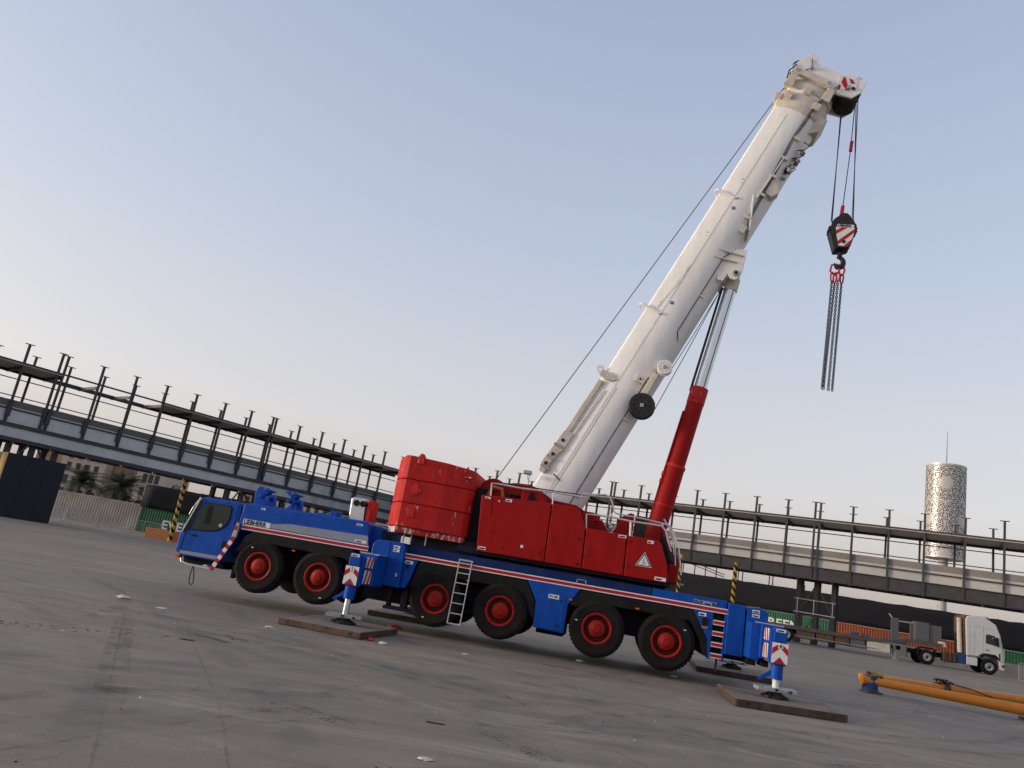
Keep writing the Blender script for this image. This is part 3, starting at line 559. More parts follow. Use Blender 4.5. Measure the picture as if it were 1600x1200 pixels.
panelC = MB().prism([(8.48, 2.24), (8.44, 3.26), (9.48, 3.24), (9.505, 2.24)], .0, .95).build('side_cover_panel', 'red', cr, .02)
panelD = MB().prism([(9.525, 2.24), (9.50, 3.24), (10.26, 3.235), (10.34, 3.19), (10.56, 2.66), (10.61, 2.26), (10.58, 2.24)], .0, .95).build('side_cover_panel', 'red', cr, .02)
MB().prism([(5.68, 3.14), (5.655, 3.63), (5.93, 3.635), (5.955, 3.14)], -.008, .02).build('small_hatch', 'red', panelA, .006)
MB().prism([(6.32, 2.26), (6.31, 2.60), (7.40, 2.60), (7.41, 2.26)], -.008, .02).build('lower_flap', 'red', panelA, .006)
for x in (6.38, 7.33): MB().box(x, x+.025, -.014, -.006, 2.40, 2.47).build('flap_latch', 'black', panelA)
for x, z in ((8.26, 2.95), (8.30, 2.32)): MB().box(x, x+.08, -.012, .0, z, z+.03).build('door_latch', 'black', cr)
for (x, z, w_, h_, p) in ((5.72, 3.60, .15, .05, panelA), (6.27, 3.60, .17, .07, panelA), (5.77, 2.29, .20, .075, panelA), (9.27, 3.16, .20, .07, panelC), (10.00, 3.13, .16, .075, panelD), (10.28, 2.27, .28, .085, panelD)): decal(x, z, w_, h_, -.005, p, 1)
MB().box(6.85, 6.92, -.012, -.006, 2.50, 2.57).build('square_sticker', 'white', panelA); MB().box(6.09, 6.13, -.012, 0, 3.56, 3.60).build('square_sticker', 'white', panelA)
for x, zs in ((7.44, (2.55, 3.45)), (8.40, (2.5, 3.05)), (9.44, (2.45, 3.05)), (9.56, (2.45, 3.05))):
    for z in zs: MB().cyl((x, -.006, z), (x, -.006, z+.09), .012, n=8).build('cover_hinge', 'red', cr)
for x, z in ((6.05, 2.75), (7.62, 2.75), (8.62, 2.62), (9.66, 2.45)): MB().tube([(x, 0, z), (x, -.03, z+.01), (x, -.03, z+.13), (x, 0, z+.14)], .008, 6).build('cover_handle', 'black', cr)
for k in range(16): MB().cyl((5.85+k*.30, -.006, 2.285), (5.85+k*.30, .01, 2.285), .011, n=8).build('cover_bolt', 'rimdark', cr)
tr = [(9.975, 2.90), (9.77, 2.545), (10.18, 2.545)]; c_ = (9.975, 2.66)
def sc(f): return [(c_[0]+(x-c_[0])*f, c_[1]+(z-c_[1])*f) for x, z in tr]
wt = MB().prism(tr, -.004, .01).build('warning_triangle', 'white', panelD)
MB().prism(sc(.90), -.006, -.003).build('triangle_border', 'black', wt); MB().prism(sc(.72), -.008, -.005).build('triangle_face', 'white', wt)
MB().prism([(9.93, 2.59), (9.945, 2.60), (9.955, 2.72), (9.97, 2.76), (9.98, 2.70), (9.965, 2.59)], -.010, -.007).prism([(9.985, 2.59), (10.01, 2.60), (10.03, 2.67), (10.015, 2.67), (9.99, 2.61)], -.010, -.007).build('triangle_symbol', 'sgrey', wt)
# centre of the upper structure: boom hinge cheeks, winch, brackets
for y in (.86, 2.0):
    MB().prism([(5.5, 2.4), (5.5, 3.75), (5.85, 4.10), (6.3, 4.22), (6.75, 4.24), (6.95, 4.16), (7.4, 3.92), (8.05, 3.88), (8.30, 3.76), (8.56, 3.76), (8.6, 3.4), (8.6, 2.4)], y, y+.10).build('boom_hinge_cheek', 'red', cr, .015)
MB().prism([(8.55, 2.4), (8.5, 3.55), (8.78, 3.62), (8.95, 3.35), (9.1, 3.35), (9.25, 3.65), (9.5, 3.85), (9.7, 2.4)], 1.05, 1.15).build('cylinder_cheek', 'red', cr, .015)
MB().prism([(9.2, 2.4), (9.15, 3.8), (9.5, 4.02), (9.62, 4.0), (9.62, 2.4)], 2.0, 2.9).build('cab_back_box', 'red', cr, .03)
MB().cyl((5.75, .9, 3.85), (5.75, 2.1, 3.85), .30, n=28).build('hoist_winch', 'iron', cr, smooth=True)
for y in (.84, 2.1): MB().cyl((5.75, y, 3.85), (5.75, y+.06, 3.85), .40, n=28).build('winch_flange', 'red', cr)
MB().tube([(5.7, .5, 3.75), (5.8, .45, 3.98), (6.05, .45, 3.95), (6.1, .5, 3.75)], .05).build('hydraulic_hose', 'obarrier', cr)
for k in range(5): MB().tube([(6.15+k*.13, .55+.05*k, 3.68), (6.2+k*.13, .45, 3.86), (6.4+k*.12, .5, 3.84), (6.5+k*.12, .6, 3.7)], .028).build('hydraulic_hose', 'iron', cr)
MB().prism([(5.62, 3.70), (5.55, 4.0), (5.9, 4.12), (6.3, 4.16), (6.6, 4.1), (6.55, 3.75)], .62, .66).build('guard_plate', 'red', cr, .008)
MB().prism([(6.6, 3.72), (6.62, 4.0), (6.95, 4.06), (7.25, 3.9), (7.3, 3.72)], .3, .6).build('filter_housing', 'red', cr, .03)
MB().prism([(6.78, 3.70), (6.84, 3.97), (6.90, 3.99), (7.05, 3.72)], .28, .31).build('filter_grille', 'black', cr)
for p in ((9.0, .5, 3.42), (9.02, .5, 3.26), (8.96, .6, 3.5)): MB().cyl(p, (p[0]+.09, p[1], p[2]+.01), .035, n=10).build('pipe_fitting', 'white', cr)
MB().cyl((8.62, 1.0, 3.66), (8.62, 1.2, 3.66), .10, n=14).build('hinge_pin', 'wred', cr)
wk = MB().box(6.50, 6.72, .75, .95, 4.50, 4.60).build('work_lamp', 'galv', cr, .015); MB().box(6.495, 6.505, .78, .92, 4.515, 4.585).build('lens', 'white', wk); MB().tube([(6.66, .85, 4.5), (6.67, .85, 4.2)], .015).tube([(6.6, .85, 4.5), (6.64, .85, 4.36), (6.67, .85, 4.32)], .008).build('lamp_post', 'galv', wk)
# handrails
def rail(pts, r=.019, m='alu'): return MB().tube(pts, r, 8).build('handrail', m, cr, smooth=True)
rail([(5.84, .15, 3.68), (5.80, .15, 4.03), (6.0, .15, 4.04), (6.59, .15, 4.02), (7.46, .15, 4.045), (8.27, .15, 4.035)], .024); rail([(6.0, .3, 4.10), (6.58, .3, 4.10), (7.42, .3, 4.10), (8.26, .3, 4.11)], .013, 'iron')
rail([(7.46, .15, 4.05), (7.48, .15, 3.73)]); rail([(8.2, .15, 4.03), (8.21, .15, 4.12), (8.6, .15, 4.16), (8.80, .15, 4.19), (8.92, .15, 4.15), (9.04, .15, 3.93), (9.07, .15, 3.80), (9.14, .15, 3.755), (9.84, .15, 3.73), (10.34, .15, 3.69), (10.52, .15, 3.66), (10.62, .15, 3.5), (10.80, .15, 3.1), (10.92, .15, 2.5)], .021)
rail([(8.43, .15, 3.25), (8.385, .15, 3.62), (8.69, .15, 3.64), (9.0, .15, 3.645), (9.52, .15, 3.62), (10.30, .15, 3.63), (10.42, .15, 3.53), (10.61, .15, 3.03)], .026); rail([(9.0, .15, 3.64), (9.03, .15, 3.74)]); rail([(10.33, .15, 3.62), (10.34, .15, 3.70)])
rail([(10.36, .6, 3.85), (10.58, .6, 3.61), (10.70, .6, 3.35), (10.80, .6, 2.6)]); rail([(10.40, .9, 3.85), (10.62, .9, 3.55), (10.74, .9, 3.0)], .015)
for k in range(4): MB().tube([(10.55+.08*k, .15, 3.6-.2*k), (10.52+.08*k, .6, 3.62-.2*k)], .014).build('cab_ladder_rung', 'alu', cr)
MB().tube([(9.53, .15, 3.60), (9.56, .15, 3.24)], .03).build('rail_post', 'white', cr)
MB().box(10.42, 10.5, .9, 1.05, 3.80, 3.88).build('rail_camera', 'black', cr, .01)
# operator cab on the far side
oc = MB().prism([(9.65, 2.30), (9.65, 3.98), (10.38, 3.96), (10.70, 3.2), (10.98, 2.88), (10.98, 2.30)], 1.95, 2.95).build('operator_cab', 'red', cr, .04)
MB().prism([(9.72, 2.9), (9.70, 3.85), (10.34, 3.85), (10.62, 3.2), (10.85, 2.92)], 1.935, 1.97).build('cab_window', 'glass', oc)
MB().prism([(10.42, 3.88), (10.72, 3.18), (10.99, 2.86), (11.0, 2.88), (10.75, 3.22), (10.45, 3.90)], 2.0, 2.9).build('front_window', 'glass', oc)
MB().prism([(10.3, 2.3), (10.35, 3.6), (10.62, 2.9), (10.80, 2.75), (10.85, 2.3)], .9, 1.0).build('cable_guard', 'black', cr)
MB().prism([(10.60, 2.26), (10.63, 2.75), (10.82, 2.72), (10.86, 2.28)], .5, 1.9).build('front_fascia', 'red', cr, .02)
MB().box(10.86, 11.05, .6, .75, 2.27, 2.31).build('step_plate', 'galv', cr)
# --- counterweight
cwp = [(3.04, .95), (3.08, .62), (3.18, .34), (3.46, -.18), (3.60, -.24), (4.6, -.10), (5.22, .10), (5.34, .3), (5.34, 2.7), (5.22, 2.9), (4.6, 3.1), (3.60, 3.24), (3.46, 3.18), (3.18, 2.66), (3.08, 2.38), (3.04, 2.05)]
lv = [(2.52, 3.135), (3.145, 3.755), (3.765, 4.40)]
cw = None
for k, (z0, z1) in enumerate(lv):
    b = MB().slab(cwp, z0, z1)
    if k == 2: b.v = [(x, y, z-(.12*max(0, (x-3.9)/1.4)**1.3 if z > 4.2 else 0)-(.06 if (z > 4.2 and x < 3.3) else 0)) for x, y, z in b.v]
    o = b.build('counterweight' if cw is None else 'counterweight_slab', 'wred', cw or cr, .028, seg=3)
    cw = cw or o
MB().slab([(3.55, -.20), (5.30, .12), (5.30, 2.9), (3.55, 3.2)], 2.36, 2.515).build('base_slab', 'wred2', cw, .02)
MB().slab([(3.08, .86), (3.14, .56), (3.545, -.21), (3.545, 3.2), (3.14, 2.45), (3.08, 2.15)], 2.35, 2.51).build('bumper_strip', 'boomd', cw, .015)
for z in (2.95, 3.55, 4.36):
    MB().prism([(3.80, z-.16), (3.80, z+.04), (3.86, z+.12), (3.93, z+.12), (3.98, z+.04), (3.98, z-.16)], -.23, -.10).build('lifting_lug', 'wred', cw, .012)
MB().slab([(3.68, -.215), (3.72, -.208), (3.72, -.10), (3.68, -.10)], 2.55, 4.35).build('vertical_rib', 'wred', cw)
MB().prism([(5.05, 4.25), (5.10, 4.36), (5.16, 4.24)], .1, .25).build('lifting_lug', 'wred', cw)
for x, z in ((4.72, 4.02), (4.75, 3.55), (4.6, 2.93), (5.1, 4.05)): MB().box(x, x+.16, .0-.02, .1, z, z+.035).build('grip_slot', 'wred2', cw).rotation_euler = (0, 0, 0)

# --- boom, in along-boom (t), across (n, down-tail) and side (y) coordinates
DX, DZ = .3971, .9178
def bp(t_, n_, y): return (DX*t_+DZ*n_, y, DZ*t_-DX*n_)
def tn(u_, z): return DX*u_+DZ*z, DZ*u_-DX*z
NC = 5.22
KB = 1.0485
def tm_(t_): return 5.319+(t_-5.319)*KB
def nm(n_): return 7.963+(n_-7.963)*KB
def hb(t_, n_, y): return bp(tm_(t_), nm(n_), y)
def surf(u_, z):      # side of the near boom face at a point of the side view
    o_ = tn(u_, z)[1]-NC
    return 1.5-(.56 if o_ > -.2 else .39+max(0, (o_+.65)/.45)*.17)
def tb(t_, n_, y): return bp(tm_(t_), n_, y)
def uz(u_, z): return 9.42+(u_-9.42)*KB, 1.72+(z-1.72)*KB
def section(s_=1., wv=.56, top=.70, bot=.76):
    pts = [(-top, -.34), (-top, .34), (-top+.05, .39), (-top+.50, wv)]
    pts += [(.12, wv)] + [(.12+(bot-.12)*math.sin(a), wv*math.cos(a)) for a in [R(q) for q in (18, 36, 54, 72, 90)]]
    m_ = [(a, -b_) for a, b_ in reversed(pts[3:-1])]
    pts = pts+m_+[(-top+.05, -.41)]
    return [(a*s_, b_*s_) for a, b_ in pts]
def bsec(ts, scales, name, m, parent, bev=0, **k):
    b = MB(); b.ring([[bp(t_, NC+a, 1.5+b_) for a, b_ in section(s_, **k)] for t_, s_ in zip(ts, scales)]); return b.build(name, m, parent, 0, smooth=True, ang=20)
boom = bsec([5.2, tm_(19.55)], [1, 1], 'boom', 'boom', cr, .012)
bsec([tm_(q_) for q_ in [19.50, 19.58, 20.0, 20.08]], [1.0, 1.075, 1.075, 1.03], 'boom_collar', 'boomd', boom, .012)
bsec([tm_(q_) for q_ in [20.06, 20.30]], [.93, .93], 'inner_boom_section', 'boom', boom)
bsec([tm_(q_) for q_ in [20.24, 20.36, 20.50]], [.99, .99, .95], 'boom_collar', 'boomd', boom, .01)
bsec([tm_(q_) for q_ in [20.50, 20.66]], [.86, .86], 'inner_boom_section', 'boomd', boom)
def npr(pts, y0, y1, name, m, parent, bev=.01): return MB().prism(pts, y0, y1).build(name, m, parent, bev)
def tnp(pts, y0, y1, name, m, parent, bev=.01, f_=hb): return MB().ext([f_(t_, n_, y0) for t_, n_ in pts], (0, y1-y0, 0)).build(name, m, parent, bev)
YN = .94     # near face of the boom
for (ca, na) in ((19.75, 4.9), (19.75, 5.75), (20.1, 5.3)): tnp([(ca, na-.1), (ca+.2, na-.1), (ca+.2, na+.1), (ca, na+.1)], .84, .93, 'collar_pad', 'boomd', boom)
for (ca, na) in ((20.15, 4.72), (20.15, 5.85)): tnp([(ca, na-.14), (ca+.42, na-.10), (ca+.42, na+.10), (ca, na+.14)], .88, 1.0, 'collar_bracket', 'boomd', boom, .02)
for ca in (19.7, 20.35): tnp([(ca, 4.40), (ca+.16, 4.36), (ca+.2, 4.56), (ca, 4.58)], 1.0, 2.0, 'rope_guide', 'boomd', boom, .01, tb)
tnp([(19.1, 5.9), (19.3, 6.15), (19.75, 6.2), (19.75, 5.9)], 1.1, 1.9, 'collar_pad', 'boomd', boom, .03)
# head
hd = tnp([(20.62, 4.60), (20.80, 4.50), (21.10, 4.62), (21.30, 4.74), (21.42, 4.80), (21.42, 5.02), (21.22, 5.10), (21.20, 5.85), (21.32, 6.15), (21.22, 6.28), (21.30, 6.58), (20.90, 6.60), (20.62, 6.45), (20.55, 6.05), (20.62, 5.8)], .98, 1.06, 'boom_head', 'boom', boom, .015)
tnp([(20.62, 4.60), (20.80, 4.50), (21.10, 4.62), (21.30, 4.74), (21.42, 4.80), (21.42, 5.02), (21.22, 5.10), (21.20, 5.85), (21.32, 6.15), (21.22, 6.28), (21.30, 6.58), (20.90, 6.60), (20.62, 6.45), (20.55, 6.05), (20.62, 5.8)], 1.94, 2.02, 'head_cheek', 'boom', hd, .015)
tnp([(20.66, 4.66), (21.17, 4.75), (21.17, 5.84), (20.66, 5.84)], 1.06, 1.94, 'head_core', 'boom', hd, .02)
tnp([(20.62, 4.58), (20.80, 4.62), (20.82, 5.72), (20.62, 5.80)], .92, .99, 'head_side_bar', 'boomd', hd, .015)
for n_, t_ in ((4.72, 20.72), (5.68, 20.72), (6.22, 20.86), (5.03, 20.98)): MB().cyl(hb(t_, n_, .90), hb(t_, n_, .98), .055, n=14).build('head_pin', 'galv', hd)
for k in range(6):
    y = 1.13+k*.13
    MB().lathe([(.10, -.05), (.33, -.05), (.33, -.035), (.29, 0), (.33, .035), (.33, .05), (.10, .05)], hb(20.86, 6.30, y), 28).build('sheave', 'sheave', hd, smooth=True)
    if k in (1, 4): MB().lathe([(.10, -.05), (.25, -.05), (.22, 0), (.25, .05), (.10, .05)], hb(21.05, 4.70, y), 24).build('top_sheave', 'iron', hd, smooth=True)
tnp([(20.52, 5.92), (20.52, 6.02), (20.60, 6.02), (20.60, 5.92)], 1.1, 1.9, 'sheave_guard', 'rust', hd)
# red and white danger plate on the head cheek
DPL = [[(14.0, 17.58), (14.07, 17.79), (14.11, 17.75), (14.23, 17.31), (14.14, 17.32)], [(14.22, 17.73), (14.32, 17.68), (14.39, 17.56), (14.28, 17.55)], [(13.88, 17.39), (13.95, 17.51), (13.99, 17.46), (13.97, 17.32), (13.91, 17.33)], [(14.35, 17.43), (14.42, 17.4), (14.4, 17.3), (14.35, 17.37)], [(13.96, 17.83), (13.88, 17.33), (14.23, 17.29), (14.43, 17.34), (14.47, 17.67), (14.06, 17.79)]]
dpz = MB().prism(DPL[4], .968, .979).build('danger_plate', 'white', hd)
for pts in DPL[:4]: MB().prism(pts, .962, .967).build('red_stripe', 'sred', dpz)
MB().cyl(hb(20.9, 6.34, .955), hb(20.9, 6.34, .975), .05, n=14).build('axle_cap', 'iron', hd)
tnp([(21.2, 6.25), (21.38, 6.30), (21.34, 6.42), (21.2, 6.42)], 1.0, 1.1, 'lamp_bracket', 'boomd', hd); MB().cyl(hb(21.36, 4.95, 1.2), hb(21.5, 4.95, 1.2), .03, n=8).build('wind_sensor', 'iron', hd)
MB().tube([hb(20.9, 4.60, .95), hb(20.6, 4.52, .93), hb(20.35, 4.58, .95)], .02).tube([hb(21.25, 4.9, .96), hb(21.0, 5.05, .94), hb(20.8, 4.9, .94)], .014).build('cable_loop', 'iron', hd)
# boom furniture
def tnb(uz): return tn(*uz)
sm = [tn(7.9, 4.0), tn(9.73, 8.08), tn(11.11, 11.23)]
MB().tube([tb(5.6, 5.66, 1.008), tb(10.6, 5.66, 1.008)], .012, 6).build('side_seam', 'iron', boom); MB().tube([tb(11.9, 5.80, 1.07), tb(12.1, 5.66, 1.008), tb(14.6, 5.66, 1.008), tb(15.0, 5.82, 1.08)], .012, 6).build('side_seam', 'iron', boom)
for t_ in (6.9, 9.3, 13.3): MB().tube([tb(t_, 5.66, 1.0), tb(t_, 5.80, 1.06)], .022, 6).build('seam_clip', 'boom', boom)
MB().tube([tb(6.2, 4.985, .935), tb(19.3, 4.985, .935)], .006, 5).build('weld_line', 'boomd', boom)
MB().tube([tb(12.4, 4.80, .99), tb(13.6, 4.96, .93), tb(13.9, 4.94, .935)], .008, 5).build('weld_line', 'boomd', boom)
tnp([(5.6, 5.2), (9.9, 5.2), (9.9, 5.205), (5.6, 5.205)], YN-.006, YN+.01, 'weld_line', 'sgrey', boom, 0)
for u_, z in ((9.06, 9.5), (10.72, 13.15)):
    t_, n_ = tn(u_, z); b = MB().tube([hb(t_, n_+.02, 1.5), hb(t_-.02, n_-.05, 1.1), hb(t_, n_+.02, .98), hb(t_-.05, n_+.55, .925), hb(t_+.0, n_+.60, .925)], .035, 8); b.build('guide_bracket', 'boom', boom)
tl_, nl_ = tn(8.24, 7.49)
eye = MB().lathe([(.04, 0), (.115, 0), (.115, .07), (.04, .07), (.04, 0)], (uz(8.20, 7.52)[0], 1.05, uz(8.20, 7.52)[1]), 20, caps=False).build('lifting_eye', 'boom', boom)
tnp([(tl_-.16, nl_+.02), (tl_+.0, nl_+.02), (tl_+.05, nl_+.34), (tl_-.05, nl_+.5), (tl_-.12, nl_+.45), (tl_-.2, nl_+.25)], .93, 1.0, 'eye_bracket', 'boomd', boom)
# long bar with latch box at the heel of the boom
t0, n0 = tn(7.55, 5.55); t1, n1 = tn(8.36, 7.15)
tnp([(t0, 4.47), (t0, 4.62), (t1, 4.64), (t1, 4.50)], .97, 1.10, 'anchor_bar', 'boomd', boom, .02, tb)
MB().tube([tb(t0-.9, 4.60, 1.0), tb(t0+.1, 4.74, .99), tb(t1-.2, 4.78, .97)], .02).build('bar_pipe', 'boom', boom)
t2, n2 = tn(7.0, 4.55)
tnp([(t2, 4.45), (t2+.25, 4.38), (t2+.6, 4.42), (t2+1.25, 4.46), (t2+1.3, 4.74), (t2+.8, 4.74), (t2+.5, 4.64), (t2, 4.62)], .95, 1.12, 'latch_box', 'boomd', boom, .02, tb)
for q, n_ in ((.25, 4.52), (.55, 4.55), (1.0, 4.58)): MB().cyl(tb(t2+q, n_, .935), tb(t2+q, n_, .955), .05, n=14).build('latch_pin', 'iron', boom)
for q in (.12, .42, .78): tnp([(t2+q, 4.42), (t2+q+.06, 4.42), (t2+q+.06, 4.68), (t2+q, 4.68)], .92, .95, 'latch_rib', 'galv', boom, .01, tb)
tnp([(t2+.1, 4.85), (t2+.13, 4.85), (t2+.07, 5.1), (t2+.04, 5.1)], .925, .945, 'latch_lever', 'iron', boom, 0, tb)
# stickers and holes
for u_, z in (uz(9.85, 9.59), uz(11.19, 12.58)):
    s_ = MB().cyl((u_, YN-.008, z), (u_, YN+.01, z), .055, n=20).build('round_sticker', 'sticker', boom); MB().box(u_-.025, u_+.02, YN-.011, YN-.007, z-.01, z+.012).build('sticker_print', 'white', s_)
for u_, z, r_ in ((9.18, 9.02, .03), (9.06, 8.88, .018), (11.14, 13.53, .02), (10.40, 11.76, .04), (9.32, 9.0, .015)):
    u_, z = uz(u_, z)
    ys_ = surf(u_, z); MB().cyl((u_, ys_-.004, z), (u_, ys_+.03, z), r_, n=12).build('boom_hole', 'iron', boom)
for u_, z in (uz(9.58, 9.55), uz(11.38, 13.45), uz(10.59, 11.74)): MB().tube([(u_-.05, surf(u_, z)-.004, z+.06), (u_+.04, surf(u_, z)-.004, z+.05), (u_+.02, surf(u_, z)-.004, z-.05), (u_-.04, surf(u_, z)-.004, z-.06)], .007, 6).build('sticker_mark', 'iron', boom)
# cable drums under the boom
def drum(u_, z, r_, m, y=.78):
    d = MB().lathe([(.05, .0), (r_*.95, .0), (r_, .02), (r_, .05), (r_*.7, .06), (r_*.7, .2), (r_, .21), (r_, .24), (.05, .24)], (u_, y, z), 32).build('cable_drum', m, boom, smooth=True)
    MB().box(u_-.05, u_+.05, y-.03, y+.01, z-.05, z+.05).build('drum_hub', 'galv', d, .01)
    for k in range(10):
        a = k*math.pi/5; MB().cyl((u_+r_*.62*math.cos(a), y-.006, z+r_*.62*math.sin(a)), (u_+r_*.62*math.cos(a), y+.004, z+r_*.62*math.sin(a)), r_*.07, n=8).build('drum_bolt', 'chassis' if m == 'iron' else 'galv', d)
drum(*uz(9.42, 6.60), .36, 'iron'); drum(*uz(9.88, 7.72), .21, 'boom')
tnp([tn(9.36, 6.95), tn(9.62, 7.55), tn(9.75, 7.48), tn(9.52, 6.9)], .80, .98, 'drum_arm', 'boomd', boom, .02); tnp([tn(9.15, 7.28), tn(9.2, 7.45), tn(9.42, 7.36), tn(9.38, 7.2)], .86, .96, 'drum_bracket', 'boomd', boom, .015)
MB().cyl((9.28, .84, 7.60), (9.28, .87, 7.60), .03, n=10).build('bracket_bolt', 'iron', boom)
MB().tube([(9.72, .9, 6.65), (10.5, 1.2, 8.75), (11.30, 1.4, 10.95)], .011, 6).tube([(10.02, .9, 7.85), (10.6, 1.2, 9.2), (11.25, 1.4, 10.8)], .011, 6).build('boom_cable', 'rope', boom)
# lug for the lift cylinder, with stiffener plates
for y in (1.05, 1.87):
    tnp([tn(10.95, 11.5), tn(11.35, 11.85), tn(11.8, 11.9), tn(11.75, 11.3), tn(11.68, 11.02), tn(11.55, 10.92), tn(11.42, 10.95), tn(11.32, 11.08), tn(11.22, 10.85), tn(11.05, 10.88)], y, y+.08, 'cylinder_lug', 'boom', boom, .015, bp)
MB().cyl((11.55, 1.0, 11.12), (11.55, 2.0, 11.12), .09, n=20).build('lug_pin', 'galv', boom); MB().cyl((11.55, .985, 11.12), (11.55, 1.02, 11.12), .045, n=14).build('pin_cap', 'iron', boom)
for (ua, za), (ub, zb) in (((10.80, 11.07), (11.45, 10.98)), ((10.92, 11.30), (11.62, 11.18))):
    ta, na = tn(ua, za); tb_, nb_ = tn(ub, zb); MB().ext([hb(ta, na, .93), hb(ta+.02, na, .93), hb(tb_+.02, nb_, .98), hb(tb_, nb_, .98)], (0, .5, 0)).build('stiffener_plate', 'boomd', boom)
MB().beam((11.79, .955, 12.44), (11.81, .955, 13.6), .05, .04, (0, 1, 0)).build('stiffener_bar', 'boom', boom, .008)
MB().beam((11.91, .955, 13.5), (12.57, .955, 14.91), .03, .03, (0, 1, 0)).build('stiffener_bar', 'boom', boom, .006)
tnp([tn(11.42, 11.92), tn(11.5, 12.1), tn(11.62, 12.02), tn(11.54, 11.84)], .90, .96, 'valve_box', 'boomd', boom)
# hydraulic lines along the belly, with clamps and couplings
for dn, y in ((0, .97), (.03, 1.0), (-.035, .95)):
    MB().tube([hb(15.3, 6.02+dn, y+.06), hb(16.0, 5.80+dn, y), hb(17.6, 5.72+dn, y), hb(18.8, 5.66+dn, y), hb(19.9, 5.72+dn, y-.04), hb(20.7, 5.95+dn, y-.06)], .011, 6).build('hydraulic_line', 'iron', boom)
for t_ in (15.9, 16.7, 17.35, 18.0, 18.7): tnp([(t_, 5.66), (t_+.07, 5.66), (t_+.07, 5.84), (t_, 5.84)], .92, 1.02, 'line_clamp', 'boomd', boom, .006)
tnp([(16.85, 5.78), (17.25, 5.78), (17.2, 6.02), (17.0, 6.12), (16.8, 6.0)], .98, 1.3, 'belly_bracket', 'boomd', boom, .02)
rr = random.Random(3)
for k in range(15):
    t_ = 17.5+rr.random()*1.0; n_ = 5.88+rr.random()*.16; tnp([(t_, n_), (t_+rr.uniform(.05, .14), n_), (t_+rr.uniform(.05, .14), n_+rr.uniform(.05, .12)), (t_, n_+rr.uniform(.05, .12))], 1.0+rr.uniform(0, .1), 1.2, 'valve_block', rr.choice(('iron', 'boomd', 'galv', 'boomd')), boom, .008)
for k in range(4):
    t_ = 17.6+k*.28; MB().tube([hb(t_, 5.9, 1.05), hb(t_+.12, 6.10, 1.0), hb(t_+.3, 6.16, 1.02), hb(t_+.34, 5.95, 1.05)], .014, 6).build('hose_loop', 'iron', boom)
tnp([(15.3, 5.98), (15.3, 6.06), (15.45, 6.06), (15.45, 5.98)], 1.05, 1.12, 'cable_clamp', 'boomd', boom)
# hoist rope down the back of the boom
MB().tube([hb(20.95, 4.66, 1.4), hb(20.25, 4.58, 1.4), (5.6, 1.4, 4.14)], .014, 6).build('hoist_rope', 'rope', cr)
# --- lift cylinder
Lc0 = Vector((10.06, 1.5, 2.6)); Lc1 = Vector((11.55, 1.5, 11.12)); ld = (Lc1-Lc0).normalized()
def lp(z): return Lc0+ld*((z-Lc0.z)/ld.z)
lift = MB().cyl(lp(2.7), lp(5.4), .265, .255, n=36).build('lift_cylinder', 'red', cr, smooth=True)
MB().cyl(lp(5.4), lp(7.25), .235, n=36).build('cylinder_barrel', 'red', lift, smooth=True); MB().cyl(lp(7.25), lp(7.72), .245, n=36).build('cylinder_gland', 'wred', lift, smooth=True)
MB().cyl(lp(4.28), lp(4.32), .272, n=36).build('cylinder_band', 'wred', lift, smooth=True); MB().cyl(lp(5.36), lp(5.44), .270, n=36).build('cylinder_band', 'wred', lift, smooth=True)
MB().cyl(lp(7.7), lp(11.0), .175, n=36).build('piston_rod', 'chrome', lift, smooth=True)
MB().cyl(lp(10.75), lp(11.12), .20, n=28).build('rod_eye', 'boomd', lift, smooth=True)
off = Vector((-.235, 0, .02)); MB().tube([lp(7.6)+off, lp(10.8)+off], .035, 8).build('guard_tube', 'iron', lift); MB().tube([lp(7.6)+Vector((.09, -.16, 0)), lp(10.9)+Vector((.09, -.16, 0))], .010, 6).build('sensor_line', 'iron', lift)
MB().tube([lp(2.8)+Vector((-.24, -.06, .0)), lp(4.9)+Vector((-.27, -.06, 0)), lp(7.0)+Vector((-.25, -.05, 0))], .03, 8).build('oil_pipe', 'red', lift)
for z in (4.9, 5.1): MB().cyl(lp(z)+Vector((-.27, -.1, 0)), lp(z+.12)+Vector((-.27, -.1, 0)), .05, n=10).build('pipe_fitting', 'wred', lift)
MB().box(10.68, 10.86, 1.255, 1.262, 7.38, 7.45).build('maker_plate', 'sred', lift)

# ------------------------------------------------------------------ hook block and chain sling (world things hung from the crane)
def crw(p): return CO + Matrix.Rotation(TH, 3, 'Z') @ Vector(p)
hkp = crw((14.45, 1.5, 0))
HS = .9
hk = empty('hook_block', (hkp.x, hkp.y, 12.3), TH+R(-4), 'black hook block with red and white striped cheek hanging from the boom head', 'hook block')
hk.scale = (HS, HS, HS)
shape = [(-.18, .04), (-.35, .60), (-.39, .82), (-.26, 1.04), (-.14, 1.20), (-.06, 1.27), (.08, 1.27), (.18, 1.18), (.26, 1.02), (.39, .86), (.37, .62), (.24, .12), (.12, .04)]
for y0, y1 in ((-.27, -.23), (-.05, .0), (.22, .26)): MB().prism(shape, y0, y1).build('cheek_plate', 'iron', hk, .015)
MB().prism([(-.22, .0), (-.40, .60), (-.42, .78), (-.2, .84), (.30, .7), (.2, .05)], -.20, .24).build('block_body', 'iron', hk, .03)
for y in (-.15, .06, .16): MB().lathe([(.06, -.04), (.36, -.04), (.32, 0), (.36, .04), (.06, .04)], (0, y, .86), 28).build('sheave', 'iron', hk, smooth=True)
fp = MB().prism([(-.24, .74), (.33, .74), (.335, .64), (.22, .16), (.12, .08), (-.12, .10), (-.20, .46)], -.295, -.275).build('striped_cheek', 'white', hk)
